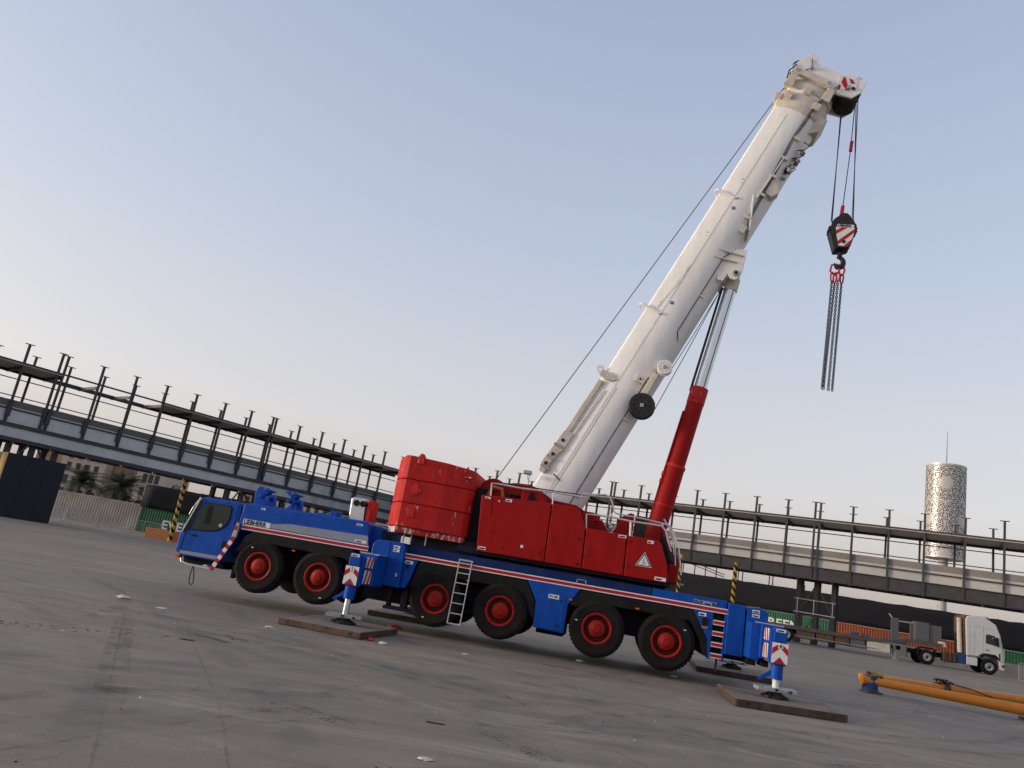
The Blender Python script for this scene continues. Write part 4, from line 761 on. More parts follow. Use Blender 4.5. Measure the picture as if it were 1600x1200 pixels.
for pts in ([(-.23, .62), (-.225, .50), (.10, .735), (-.06, .735)], [(-.16, .26), (-.13, .14), (.335, .60), (.33, .72)], [(.02, .085), (.12, .085), (.22, .16), (.27, .36)]): MB().prism(pts, -.302, -.294).build('red_stripe', 'sred', fp)
MB().cyl((.02, -.31, .24), (.02, -.29, .24), .055, n=16).build('cheek_pin', 'iron', fp)
MB().box(-.20, .30, -.305, -.28, .745, .84).build('name_plate', 'white', fp); text('LIEBHERR', .10, (-.18, -.307, .76), FACE, 'black', fp, sx=.92, bold=.004)
for z in (.66, .76): MB().box(-.44, -.36, -.24, .2, z, z+.03).build('rope_guard', 'iron', hk); MB().box(.34, .42, -.24, .2, z, z+.03).build('rope_guard', 'iron', hk)
MB().cyl((-.06, 0, 1.24), (-.03, 0, 1.66), .065, .055, n=14).build('rope_socket', 'redrag', hk, smooth=True)
MB().cyl((-.02, 0, .1), (-.02, 0, -.16), .075, n=16).build('hook_shank', 'iron', hk, smooth=True)
hp = []
for k in range(19):
    a = R(100-k*15.5); hp.append((-.03+.13*math.cos(a), 0, -.36+.17*math.sin(a)))
rings = []
pts = [(-.02, 0, -.14)]+hp
b = MB(); prev = None; rings = []
for i, p in enumerate(pts):
    p = Vector(p); q = Vector(pts[min(i+1, len(pts)-1)])-Vector(pts[max(i-1, 0)]); q.normalize(); a = Vector((0, 1, 0)); c2 = q.cross(a)
    r_ = .06+.025*math.sin(math.pi*i/len(pts)) if i < 16 else .07-.015*(i-15)
    rings.append([p+r_*(a*.8*math.cos(2*math.pi*k/12)+c2*math.sin(2*math.pi*k/12)) for k in range(12)])
b.ring(rings).build('hook', 'iron', hk, smooth=True)
# hoist ropes between head and block belong to the crane
for x0, x1, y0, y1 in ((14.17, 14.08, 1.35, 1.30), (14.20, 14.18, 1.65, 1.62), (14.60, 14.66, 1.35, 1.32), (14.62, 14.78, 1.62, 1.62)):
    MB().tube([(x0, y0, 17.35), (x1, y1, 13.15)], .013, 6).build('hoist_rope', 'rope', cr)
MB().tube([(14.56, 1.5, 17.2), (14.52, 1.5, 15.6), (14.42, 1.5, 13.74)], .013, 6).build('hoist_rope', 'rope', cr); MB().cyl((14.545, 1.5, 15.95), (14.525, 1.5, 15.62), .05, n=10).build('rope_weight', 'redrag', cr)
sl = empty('chain_sling', (hkp.x, hkp.y, 12.3), TH+R(4), 'four-leg chain sling with red shackles hanging from the crane hook', 'chain')
def link(b, c, h, w_, r_, ang):
    ca, sa = math.cos(ang), math.sin(ang); pts = []
    for k in range(10):
        a = 2*math.pi*k/10; x = w_*math.cos(a); z = h*math.sin(a)+(.018 if math.sin(a) > 0 else -.018)
        pts.append(Vector((c[0]+x*ca, c[1]+x*sa, c[2]+z)))
    rg = []
    for i in range(11):
        p = pts[i % 10]; d = (pts[(i+1) % 10]-pts[i-1]).normalized(); o_ = Vector((-sa, ca, 0)); e_ = d.cross(o_)
        rg.append([p+r_*(o_*math.cos(q)+e_*math.sin(q)) for q in (0, 1.57, 3.14, 4.71)])
    b.ring(rg, caps=False)
MB().tube([(-.06, 0, -.38), (-.22, 0, -.42), (-.25, 0, -.62), (-.18, 0, -.70), (-.02, 0, -.62), (.02, 0, -.48), (-.04, 0, -.38)], .028, 8).build('master_ring', 'redrag', sl, smooth=True)
MB().tube([(-.02, -.02, -.40), (.08, -.02, -.36), (.14, -.02, -.55), (.10, -.02, -.72), (.0, -.02, -.66), (-.03, -.02, -.46)], .03, 8).build('master_ring', 'redrag', sl, smooth=True)
for i, (x, y, bx, by, zb) in enumerate(((-.20, -.05, -.27, -.1, -4.13), (-.09, .06, -.16, .12, -4.08), (-.05, -.1, -.11, -.14, -4.17), (.09, .02, .03, -.02, -4.14))):
    z0 = -.98
    MB().tube([(x, y, -.66), (x-.045, y, -.74), (x-.03, y, -.92), (x, y, -.97), (x+.03, y, -.92), (x+.045, y, -.74), (x, y, -.66)], .024, 8).build('shackle', 'redrag', sl, smooth=True)
    b = MB(); n = 50
    for k in range(n):
        f = k/(n-1); link(b, (x+(bx-x)*f, y+(by-y)*f, z0+(zb-z0)*f), .026, .029, .0125, (k % 2)*math.pi/2+.5+i*.4)
    b.build('chain_leg', 'chain', sl)

# ------------------------------------------------------------------ outrigger mats
def matboard(cs, th, label, seed):
    rr = random.Random(seed); c = [Vector((x, y, G(x, y)+.006)) for x, y in cs]; ctr = sum(c, Vector())/4
    o = MB(); top = [p-ctr+Vector((0, 0, th)) for p in c]; bot = [p-ctr for p in c]
    N = 14; V = []
    def edge(a, b_): return [a+(b_-a)*(k/N)+Vector((rr.uniform(-.012, .012), rr.uniform(-.012, .012), 0)) for k in range(N)]
    et = sum((edge(top[i], top[(i+1) % 4]) for i in range(4)), []); ebm = sum((edge(bot[i], bot[(i+1) % 4]) for i in range(4)), [])
    o.ring([ebm, [p*1.004+Vector((0, 0, .0)) for p in [q*.5+r_*.5 for q, r_ in zip(et, ebm)]], [p+Vector((0, 0, rr.uniform(-.008, .004))) for p in et]])
    ob = o.build('outrigger_mat', 'mat', None, .012); ob.location = ctr
    for i in range(4):
        a, b_ = bot[i], bot[(i+1) % 4]; d = (b_-a).normalized(); nn = Vector((d.y, -d.x, 0)); k = MB()
        k.ext([a-d*.01+nn*.003+Vector((0, 0, .012)), b_+d*.01+nn*.003+Vector((0, 0, .012)), b_+d*.01+nn*.022+Vector((0, 0, .012)), a-d*.01+nn*.022+Vector((0, 0, .012))], (0, 0, th-.022)); k.build('edge_timber', 'matside', ob, .006)
    return tag(ob, label, 'outrigger mat', 'mats under the crane jacks'), ctr
mF, cF = matboard([(-4.24, 18.29), (-2.29, 17.57), (-1.74, 20.0), (-3.69, 20.72)], .15, 'worn brown board under the front jack, beside the driver cab', 1)
mR, cR = matboard([(5.49, 16.14), (7.76, 16.26), (8.08, 18.62), (5.83, 18.52)], .155, 'worn brown board under the rear jack, at the right of the crane', 2)
for ob, ctr, pts in ((mF, cF, ((-4.24, 18.29), (-2.29, 17.57))), (mR, cR, ((5.49, 16.14), (7.76, 16.26)))):
    (x0, y0), (x1, y1) = pts; d = Vector((x1-x0, y1-y0, 0)).normalized(); nrm = Vector((d.y, -d.x, 0))
    for f in (.10, .88):
        p = Vector((x0, y0, 0))+d*((x1-x0)/d.x*f); zz = G(p.x, p.y)+.085
        q = Vector((p.x, p.y, zz))-ctr
        MB().cyl(q-nrm*.05, q+nrm*.028, .055, n=14).build('lifting_socket', 'rust', ob); MB().cyl(q+nrm*.02, q+nrm*.032, .035, n=12).build('socket_hole', 'iron', ob)
for uc, nm in ((3.24, 'worn board half hidden under the far front jack of the crane'), (13.0, 'worn board half hidden under the far rear jack of the crane')):
    cs = [crw((uc+a, W-VJ+b_, 0)) for a, b_ in ((-1.1, -1.2), (1.1, -1.2), (1.1, 1.2), (-1.1, 1.2))]
    matboard([(p.x, p.y) for p in cs], .15, nm, 5)

# ------------------------------------------------------------------ ELEVATED STEEL WALKWAYS (x along, y away, z up)
def hpost(h, w_=.15):
    b = MB(); b.box(-w_/2, w_/2, -.075, -.055, 0, h).box(-w_/2, w_/2, .055, .075, 0, h).box(-.012, .012, -.055, .055, 0, h); return b
def wing(name, c, ang, s0, s1, first, doubles, prm, label, open_bays, far_shift, towers):
    z = prm; wz = empty(name, (c[0], c[1], 0), ang, label, 'walkway')
    npost = hpost(z['top']-z['bot']).mesh('post'); npost.materials.append(M[z['steel']])
    fpost = hpost(z['top']-.12-z['deck']).mesh('post'); fpost.materials.append(M[z['steel']])
    cap = MB().box(-.29, .29, -.10, .10, 0, .035).mesh('cap_plate'); cap.materials.append(M[z['steel']])
    ss = []; k = -30
    while first+k*2.42 < s1:
        if first+k*2.42 > s0: ss.append((k, first+k*2.42))
        k += 1
    WD = 3.5
    rf = MB().box(0, 2.40, 0, WD+.2, 0, .06).mesh('roof_panel'); rf.materials.append(M['roofsheet'])
    dk = MB().box(0, 2.40, 0, WD, 0, .07).mesh('deck_panel'); dk.materials.append(M[z['deckm']])
    xb = MB().box(-.06, .06, 0, WD, 0, .22).mesh('cross_beam'); xb.materials.append(M[z['steel']])
    cl = MB().box(0, 2.408, 0, .02, 0, z['ct']-z['cb']).mesh('cladding_panel'); cl.materials.append(M[z['cladm']])
    fa = MB().box(0, 2.408, 0, .05, 0, z['f1']-z['f0']).mesh('fascia_board'); fa.materials.append(M[z['fm']])
    for k, s in ss:
        o = inst('post', npost, wz, (s+random.uniform(-.05, .05), 0, z['bot']-random.uniform(0, .08)), (0, R(random.uniform(-.5, .5)), 0)); inst('cap_plate', cap, o, (0, 0, z['top']-z['bot']), (0, R(random.uniform(-2, 2)), 0))
        if k in doubles: o = inst('post', npost, wz, (s-.32, 0, z['bot'])); inst('cap_plate', cap, o, (0, 0, z['top']-z['bot']))
        o = inst('post', fpost, wz, (s+far_shift+random.uniform(-.08, .08), WD, z['deck']-random.uniform(0, .12)), (0, R(random.uniform(-.6, .6)), 0)); inst('cap_plate', cap, o, (0, 0, z['top']-.12-z['deck']))
        if k not in open_bays: inst('roof_panel', rf, wz, (s+.01, -.1, z['roof']))
        inst('cross_beam', xb, wz, (s, .08, z['roof']-.24))
        inst('deck_panel', dk, wz, (s+.01, .16, z['deck']))
        inst('cladding_panel', cl, wz, (s+.006, .13, z['cb'])); inst('fascia_board', fa, wz, (s+.006, .10, z['f0']))
        if z['web']:
            inst('girder_panel', webm[0], wz, (s+.01, .02, z['g1']))
            o = inst('post_bracket', webm[1], wz, (s-.16, -.12, z['deck']-1.05))
            inst('underside_lamp', webm[2], wz, (s+.9, .3, z['g0']-.16))
        else:
            inst('girder_stiffener', webm[3], wz, (s, -.10, z['bot']+.05)); inst('hanging_stud', webm[4], wz, (s+1.2, 0, z['bot']-.15))
    x0, x1 = ss[0][1], ss[-1][1]+2.4
    MB().box(x0, x1, -.14, -.085, z['roof']+.062, z['roof']+.18).build('roof_edge_beam', z['steel'], wz)
    MB().box(x0, x1, WD+.09, WD+.16, z['roof']-.2, z['roof']+.1).build('roof_edge_beam', z['steel'], wz)
    for zz in z['rails']: MB().box(x0, x1, WD-.13, WD-.08, zz-.035, zz+.035).build('guard_rail', z['steel'], wz)
    MB().box(x0, x1, .0, .09, z['lr']-.05, z['lr']+.05).build('cladding_rail', z['steel'], wz)
    if z['web']:
        MB().box(x0, x1, -.12, .25, z['g2'], z['g3']).build('girder_flange', z['steel'], wz)
        MB().box(x0, x1, -.12, .25, z['g0'], z['g1']).build('girder_flange', z['steel'], wz)
    else:
        MB().box(x0, x1, -.16, .16, z['g3']-.05, z['g3']).build('girder_flange', z['steel'], wz); MB().box(x0, x1, -.16, .16, z['g0'], z['g0']+.05).build('girder_flange', z['steel'], wz)
        MB().box(x0, x1, -.012, .012, z['g0']+.05, z['g3']-.05).build('girder_web', z['steel'], wz)
    MB().box(x0, x1, WD-.1, WD+.1, z['g0'], z['g0']+.5).build('far_girder', z['steel'], wz)
    rot = Matrix.Rotation(ang, 3, 'Z')
    for tw in towers:
        a0, a1, nc, offs, zmin = tw
        for j in range(nc):
            s = a0+(a1-a0)*j/(nc-1)
            for of in offs:
                p = rot @ Vector((s, of, 0)); zg = max(G(p.x+c[0], p.y+c[1]), zmin)
                inst('support_column', colm, wz, (s, of, zg), scale=(1, 1, (z['bot']-zg)))
        for of in offs[:1]:
            for j in range(nc-1):
                sa, sb = a0+(a1-a0)*j/(nc-1), a0+(a1-a0)*(j+1)/(nc-1); up_ = (j % 2 == 0)
                for za, zb in ((2.9, 5.2), (.9, 2.7)):
                    if zb < zmin: continue
                    p0, p1 = ((sa, of, za), (sb, of, zb)) if up_ else ((sa, of, zb), (sb, of, za)); MB().beam(p0, p1, .10, .10, (0, 1, 0)).build('cross_brace', z['steel'], wz)
                MB().beam((sa, of, 2.8), (sb, of, 2.8), .10, .12).build('cross_brace', z['steel'], wz)
    return wz
colm = MB().box(-.17, .17, -.17, -.145, 0, 1).box(-.17, .17, .145, .17, 0, 1).box(-.015, .015, -.145, .145, 0, 1).mesh('support_column'); colm.materials.append(M['gsteel'])
webm = [MB().box(0, 2.412, 0, .03, 0, .66).mesh('girder_panel'), MB().prism([(0, 0), (0, .82), (.10, 1.04), (.26, 1.04), (.26, 0)], 0, .22).mesh('post_bracket'), MB().box(-.12, .12, -.08, .08, .0, .16).mesh('underside_lamp'),
        MB().box(-.06, .06, 0, .09, 0, .88).mesh('girder_stiffener'), MB().box(-.06, .06, -.06, .06, 0, .16).mesh('hanging_stud')]
for me, m_ in zip(webm, ('clad', 'gsteel', 'gold', 'gsteel2', 'gsteel2')): me.materials.append(M[m_])
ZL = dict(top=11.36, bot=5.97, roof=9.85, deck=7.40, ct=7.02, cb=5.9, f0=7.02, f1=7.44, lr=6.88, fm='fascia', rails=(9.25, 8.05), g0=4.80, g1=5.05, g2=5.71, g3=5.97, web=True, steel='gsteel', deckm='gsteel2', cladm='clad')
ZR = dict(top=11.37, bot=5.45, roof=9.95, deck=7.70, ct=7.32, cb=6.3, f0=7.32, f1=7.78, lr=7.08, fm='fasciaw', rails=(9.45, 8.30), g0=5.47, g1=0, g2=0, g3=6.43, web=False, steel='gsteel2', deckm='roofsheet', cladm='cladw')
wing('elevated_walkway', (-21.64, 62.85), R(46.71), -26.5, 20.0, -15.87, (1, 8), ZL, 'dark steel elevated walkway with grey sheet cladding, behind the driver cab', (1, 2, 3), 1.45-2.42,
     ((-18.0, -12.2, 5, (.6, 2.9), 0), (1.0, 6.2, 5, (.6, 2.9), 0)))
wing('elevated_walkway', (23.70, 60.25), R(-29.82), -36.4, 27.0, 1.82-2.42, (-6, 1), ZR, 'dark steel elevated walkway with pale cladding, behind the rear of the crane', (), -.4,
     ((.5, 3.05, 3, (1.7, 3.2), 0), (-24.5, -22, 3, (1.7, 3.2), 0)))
# pale guard rails round the right-hand support
sg = empty('scaffold_rail', (23.70, 60.25, 0), R(-29.82), 'two pale horizontal tubes fixed across the support columns of the right walkway', 'rail')
for zz in (3.98, 2.98): MB().tube([(.25, 1.45, zz), (3.25, 1.45, zz)], .04).build('rail_tube', 'alu', sg)
for s in (.5, 1.7, 3.05): MB().tube([(s, 1.47, 2.9), (s, 1.47, 4.06)], .03).build('rail_clamp', 'galv', sg)

# ------------------------------------------------------------------ clad pier base at the left
pb_ = empty('pier_enclosure', (-31.0, 50.3, G(-31, 50.3)), R(46.7), 'tall boxed pier base with navy front and tan side, under the left walkway', 'enclosure')
for k in range(3): MB().box(k*1.17, k*1.17+1.162, 0, .05, 0, 4.02).build('navy_board', 'navy', pb_, .006)
for k in range(4): MB().box(-.05, .0, .05+k*1.27, .05+k*1.27+1.262, 0, 4.02).build('tan_board', 'tan', pb_, .006)
MB().box(.05, 3.48, .1, 5.1, 0, 3.95).build('pier_core', 'navy', pb_)

# ------------------------------------------------------------------ containers and black screens behind
def container(x, y, ang, L, m, label, txt=None, tm='white', tx=0, tsize=1.0, z0=None, logo=None, tzz=.85, group='containers along the yard edge'):
    z0 = G(x, y) if z0 is None else z0
    ct = empty('shipping_container', (x, y, z0), ang, label, 'container', group)
    b = MB(); H = 2.59; n = int(L/.27); pts = []
    for i in range(n):
        a = .15+(L-.3)*i/n; p = (L-.3)/n; pts += [(a, .0), (a+p*.25, .0), (a+p*.5, .045), (a+p*.75, .045)]
    pts.append((L-.15, 0))
    b.ring([[(px, py, .16) for px, py in pts], [(px, py, H-.12) for px, py in pts]], caps=False, closed=False); b.build('corrugated_side', m, ct)
    MB().box(.1, L-.1, .1, 2.4, .1, H-.06).build('container_body', m, ct)
    for px in (0, L-.15): MB().box(px, px+.15, -.02, .15, 0, H).build('corner_post', m, ct, .008)
    MB().box(.151, L-.151, -.015, .08, H-.12, H-.005).build('top_rail', m, ct); MB().box(.151, L-.151, -.015, .1, 0.02, .16).build('bottom_rail', m, ct)
    if txt: text(txt, tsize, (tx, -.012, tzz), FACE, tm, ct, sx=1.15, bold=.03)
    if logo: MB().prism([(logo, 1.3), (logo+.1, 1.8), (logo+.75, 1.85), (logo+.95, 1.3)], -.02, -.005).build('logo_block', 'bluecloth', ct)
    return ct
angR = math.atan2(79.86-93.29, 45.13-24.53); dR = Vector((math.cos(angR), math.sin(angR)))
P0 = Vector((38.25, 84.6))                                   # joint between green and orange
for k, (m_, lb, kw) in enumerate((('green', 'green container with big white letters, behind the right walkway support', dict(txt='EVERGREEN', tx=1.3, tsize=1.25, tzz=1.0)),
                                  ('orange', 'orange container with dark blue lettering, behind the flatbed trailer', dict(txt='Hapag-Lloyd', tm='bluecloth', tx=2.9, tsize=.72, logo=1.7, tzz=1.35)),
                                  ('green', 'green container behind the white truck cab, right of the orange one', dict()),
                                  ('green', 'green container hidden mostly behind the crane tail, left end of the right row', dict(txt='EVERGREEN', tx=3.0, tsize=1.1)))):
    q = P0+dR*12.25*(k-1) if k < 3 else P0-dR*24.5
    container(q.x, q.y, angR, 12.19, m_, lb, z0=.52, **kw)
lw = empty('concrete_block_row', (27.0, 80.5, .45), angR, 'low grey concrete block wall behind the trailer, in front of the containers', 'block row')
for k in range(14): MB().prism([(k*3.02, 0), (k*3.02, 1.42+.05*(k % 3 == 1)), (k*3.02+2.98, 1.42+.05*(k % 3 == 1)), (k*3.02+2.98, 0)], 0, .6).build('concrete_block', 'conc', lw, .03)
def screen(name, p0, p1, z0, z1, label, sag=.10, seed=0):
    rr = random.Random(seed); p0 = Vector(p0); p1 = Vector(p1); L = (p1-p0).length; n = int(L/.9); d = (p1-p0)/L; nn = Vector((-d.y, d.x)); b = MB(); rows = 5; rg = []
    off = [[rr.uniform(-.09, .09) for _ in range(n+1)] for _ in range(rows+1)]
    for j in range(rows+1):
        rg.append([Vector((*(p0+d*(L*i/n)+nn*off[j][i]), z0+(z1-z0)*j/rows+(rr.uniform(-.05, .05) if j in (rows,) else 0))) for i in range(n+1)])
    for f in rg[0:0]: pass
    b.ring(rg, caps=False, closed=False); o = b.build(name, 'net', None, smooth=True)
    so = o.modifiers.new('thick', 'SOLIDIFY'); so.thickness = .08; so.offset = 1
    return tag(o, label, 'screen')
a0 = P0-dR*26; a1 = P0+dR*25
nR = Vector((-dR.y, dR.x)); 
screen('shade_screen', a0-nR*.02, a1-nR*.02, 3.13, 5.86, 'long black screen above the green and orange containers on the right', seed=4)
container(-46.0, 78.6, R(-2), 12.1, 'beige', 'weathered beige corrugated container at the left, beyond the crowd barriers', z0=-.08)
container(-33.75, 77.9, R(-3), 12.19, 'green', 'green container with white letters, left of the blue driver cab', txt='EVERGREEN', tx=2.35, tsize=1.15, z0=-.28)
container(-21.5, 77.2, R(-3), 12.19, 'green', 'green container half hidden behind the driver cab', z0=-.2)
screen('shade_screen', (-33.9, 77.75), (-9.2, 76.5), 2.30, 4.5, 'black screen above the green container on the left', seed=6)

# ------------------------------------------------------------------ hazard-striped posts
def hpole(x, y, h, label, r_=.15):
    p = MB().cyl((0, 0, 0), (0, 0, h), r_, n=16).build('hazard_post', 'yellow', None, smooth=True); p.location = (x, y, G(x, y)); tag(p, label, 'post', 'yellow and black striped posts')
    z = .1
    while z < h-.5:
        b = MB(); rg = []; N = 16
        for zz in (0, .27):
            rg.append([((r_+.006)*math.cos(2*math.pi*k/N), (r_+.006)*math.sin(2*math.pi*k/N), z+zz+.16*(1+math.sin(2*math.pi*k/N-1.2))) for k in range(N)])
        b.ring(rg, caps=False).build('black_band', 'black', p, smooth=True); z += .56
hpole(-23.9, 61.5, 5.2, 'yellow and black striped post standing in the orange barrier, left of the cab')
hpole(15.9, 63.0, 5.3, 'yellow and black striped post just right of the operator cab', .14)
hpole(19.7, 61.0, 5.2, 'yellow and black striped post above the crane tail, right one of the pair', .15)
ob = empty('concrete_barrier', (-26.0, 62.2, G(-26.0, 62.2)), R(-6), 'orange concrete kerb block at the foot of the left striped post', 'barrier')
MB().prism([(0, 0), (.05, .75), (4.4, .75), (4.5, 0)], -.4, .4).build('barrier_body', 'obarrier', ob, .03)

# ------------------------------------------------------------------ crowd barriers
def crowd_barrier(x, y, ang, label):
    e = empty('crowd_barrier', (x, y, G(x, y)), ang, label, 'barrier', 'steel crowd barriers by the road')
    MB().tube([(0, 0, .05), (0, 0, 1.05), (.1, 0, 1.12), (2.4, 0, 1.12), (2.5, 0, 1.05), (2.5, 0, .05)], .022, 6).build('frame', 'galv', e)
    MB().tube([(0, 0, .22), (2.5, 0, .22)], .016, 6).build('lower_rail', 'galv', e)
    bar = MB().cyl((0, 0, .22), (0, 0, 1.12), .010, n=5).mesh('bar'); bar.materials.append(M['galv'])
    for k in range(1, 18): inst('bar', bar, e, (k*2.5/18, 0, 0))
    for xx in (.2, 2.3): MB().box(xx-.03, xx+.03, -.28, .28, 0, .04).build('foot', 'galv', e)
for k, lb in enumerate(('leftmost steel crowd barrier in front of the beige container', 'second steel crowd barrier from the left, before the beige container', 'third steel crowd barrier from the left, near the container joint', 'rightmost steel crowd barrier, beside the orange kerb block')):
    crowd_barrier(-37.0+k*2.55+.1*(k % 2), 65.9+k*.15, R(4 if k % 2 else -2), lb)
for k, lb in enumerate(('steel crowd barrier just right of the white truck', 'steel crowd barrier at the right edge, beyond the white truck')):
    crowd_barrier(36.4+k*2.6, 52.6+k*.4, R(-4), lb)

# ------------------------------------------------------------------ far buildings
def building(x, y, ang, wx, dy, h, m, label, cols, rows, x0=1.2, z0=2.2, ww=.9, wh=1.7, skip=()):
    e = empty('apartment_building', (x, y, 0), ang, label, 'building', 'tan blocks beyond the yard')
    MB().box(0, wx, 0, dy, -1, h).build('wall', m, e); MB().box(-.15, wx+.15, -.15, dy+.15, h+.002, h+.5).build('parapet', m, e)
    wn = MB().box(0, ww, -.02, .05, 0, wh).mesh('window'); wn.materials.append(M['window']); sl_ = MB().box(-.1, ww+.1, -.16, -.001, -.12, 0).mesh('sill'); sl_.materials.append(M[m])
    for j in range(rows):
        for i in range(cols):
            if (i, j) in skip: continue
            o = inst('window', wn, e, (x0+i*(wx-2*x0-ww)/max(1, cols-1), 0, z0+j*(h-z0-.8)/rows)); inst('sill', sl_, o)
building(-83.5, 152, R(3), 8.5, 16, 12.9, 'wall', 'tan apartment block with narrow dark windows behind the palm, at the left', 4, 4)
building(-75.0, 156, R(3), 7.0, 12, 13.2, 'wall2', 'plain brown stair block between the two tan blocks at the left', 0, 0)
building(-68.6, 152, R(3), 5.6, 14, 10.8, 'wall', 'tan block with dark windows, right one of the left pair', 3, 3)
building(-92, 158, R(3), 8.4, 12, 14.5, 'wall2', 'brown block just left of the leftmost tan apartment block', 2, 3)
building(-64, 172, R(2), 9, 8, 5.4, 'wall2', 'low brown house beyond the black screen at the left', 2, 1)
building(-48, 178, R(-2), 13, 12, 13.6, 'wall', 'long tan block seen under the walkway above the blue deck', 6, 4)
building(-34.2, 180, R(-2), 10, 12, 12.8, 'wall', 'tan block with wide windows seen left of the exhaust stack', 3, 4, ww=1.7, wh=1.6)
building(-58, 184, R(-2), 9, 12, 11.5, 'wall2', 'brown block seen through the walkway supports above the driver cab', 3, 3)

# ------------------------------------------------------------------ palms and bushes
def palm(x, y, h, cr_, label, seed):
    rr = random.Random(seed); e = empty('palm_tree', (x, y, G(x, y)), 0, label, 'palm', 'palms behind the beige container')
    MB().tube([(0, 0, 0), (.05, .05, h*.5), (.12, 0, h)], .19, 8).build('trunk', 'bark', e)
    b = MB()
    for f in range(42):
        az = rr.uniform(0, 6.28); el_ = rr.uniform(-.25, 1.35); L = cr_*rr.uniform(.8, 1.15); dx, dy = math.cos(az), math.sin(az); pr = None
        P = []
        for k in range(9):
            t_ = k/8; rad = L*t_*math.cos(el_*(1-t_*.55)); zz = h+L*t_*math.sin(el_)-L*.55*t_*t_
            P.append(Vector((.12+dx*rad, dy*rad, zz)))
        for k in range(8):
            p, q = P[k], P[k+1]; d = (q-p).normalized(); s_ = d.cross(Vector((0, 0, 1))).normalized()
            b.add([p-s_*.02, p+s_*.02, q+s_*.02, q-s_*.02], [(0, 1, 2, 3)])
            for m2 in range(4):
                o_ = p+(q-p)*(m2/4); ll = .55*math.sin(math.pi*min(.97, (k+m2/4)/8+.08))*cr_/2.2+.1
                for sg_ in (1, -1):
                    tip = o_+s_*sg_*ll*.8+d*ll*.55+Vector((0, 0, -.12*ll+rr.uniform(-.05, .05))); wv = d*.045
                    b.add([o_-wv, o_+wv, tip], [(0, 1, 2)])
    b.build('crown', 'leaf', e)
def bush(x, y, h, r_, label, seed, m='leaf2'):
    rr = random.Random(seed); e = empty('bushy_tree', (x, y, G(x, y)), 0, label, 'tree', 'bushy trees behind the beige container')
    for k in range(4): MB().tube([(0, 0, 0), (rr.uniform(-.2, .2), rr.uniform(-.2, .2), h*.4), (rr.uniform(-r_, r_)*.5, rr.uniform(-r_, r_)*.5, h*.8)], .07, 6).build('trunk', 'bark', e)
    b = MB(); cl = [(rr.gauss(0, r_*.45), rr.gauss(0, r_*.4), h*.62+rr.gauss(0, h*.18), rr.uniform(.35, .8)) for _ in range(26)]
    for cx, cy, cz_, cr2 in cl:
        for k in range(110):
            a = Vector((rr.gauss(0, 1), rr.gauss(0, 1), rr.gauss(0, 1))).normalized()*cr2*rr.uniform(.55, 1.05); p = Vector((cx, cy, max(.1, cz_)))+a
            q = Vector((rr.gauss(0, 1), rr.gauss(0, 1), rr.gauss(0, 1))).normalized(); s_ = q.orthogonal().normalized()*.10; t_ = q.cross(s_).normalized()*.07
            b.add([p-s_, p+t_, p+s_, p-t_], [(0, 1, 2, 3)])
    b.build('crown', m, e)
palm(-44.6, 86, 3.9, 3.7, 'spreading palm behind the beige container, left of the pair', 1); palm(-40.6, 87.5, 4.1, 3.5, 'smaller palm behind the beige container, right of the pair', 2)
bush(-42.0, 90, 5.2, 3.0, 'dark leafy tree between and behind the two palms', 5); bush(-37.0, 92, 4.6, 2.4, 'round bushy tree right of the palms', 3); bush(-35.0, 95, 4.2, 2.0, 'low bush next to the black screen on the left', 4)

# ------------------------------------------------------------------ patterned tower at the right
twx, twy, D = 66.2, 112.0, 0
tw = empty('ornamental_tower', (twx, twy, G(70, 100)), 0, 'pale cylindrical tower with geometric lattice and spire, behind the right walkway', 'tower')
TR, Z0, Z1 = 2.68, 14.0, 27.5
MB().cyl((0, 0, 0), (0, 0, Z0+.3), .62, n=28).build('mast', 'pole', tw, smooth=True)
MB().cyl((0, 0, Z0), (0, 0, Z1-.08), TR-.08, n=72).build('drum', 'towerp', tw, smooth=True)
MB().cyl((0, 0, Z0-.12), (0, 0, Z0+.02), TR, n=72).build('bottom_rim', 'towerw', tw, smooth=True); MB().lathe([(TR-.2, Z1-.12), (TR, Z1-.12), (TR, Z1+.1), (TR-.2, Z1+.1)], n=72, axis='z').build('top_rim', 'towerw', tw, smooth=True)
MB().cyl((0, 0, Z1-.1), (0, 0, Z1+.6), .25, n=12).build('spire_base', 'pole', tw); MB().cyl((0, 0, Z1), (0, 0, Z1+5.6), .10, .03, n=10).build('spire', 'pole', tw, smooth=True)
for zz in range(9): MB().box(-.75, -.66, -.3, .3, 1.5+zz*1.4, 1.56+zz*1.4).build('mast_rung', 'galv', tw)
segs = set()
def seg(a, b_):
    a = (round(a[0], 3), round(a[1], 3)); b_ = (round(b_[0], 3), round(b_[1], 3))
    if a != b_: segs.add((min(a, b_), max(a, b_)))
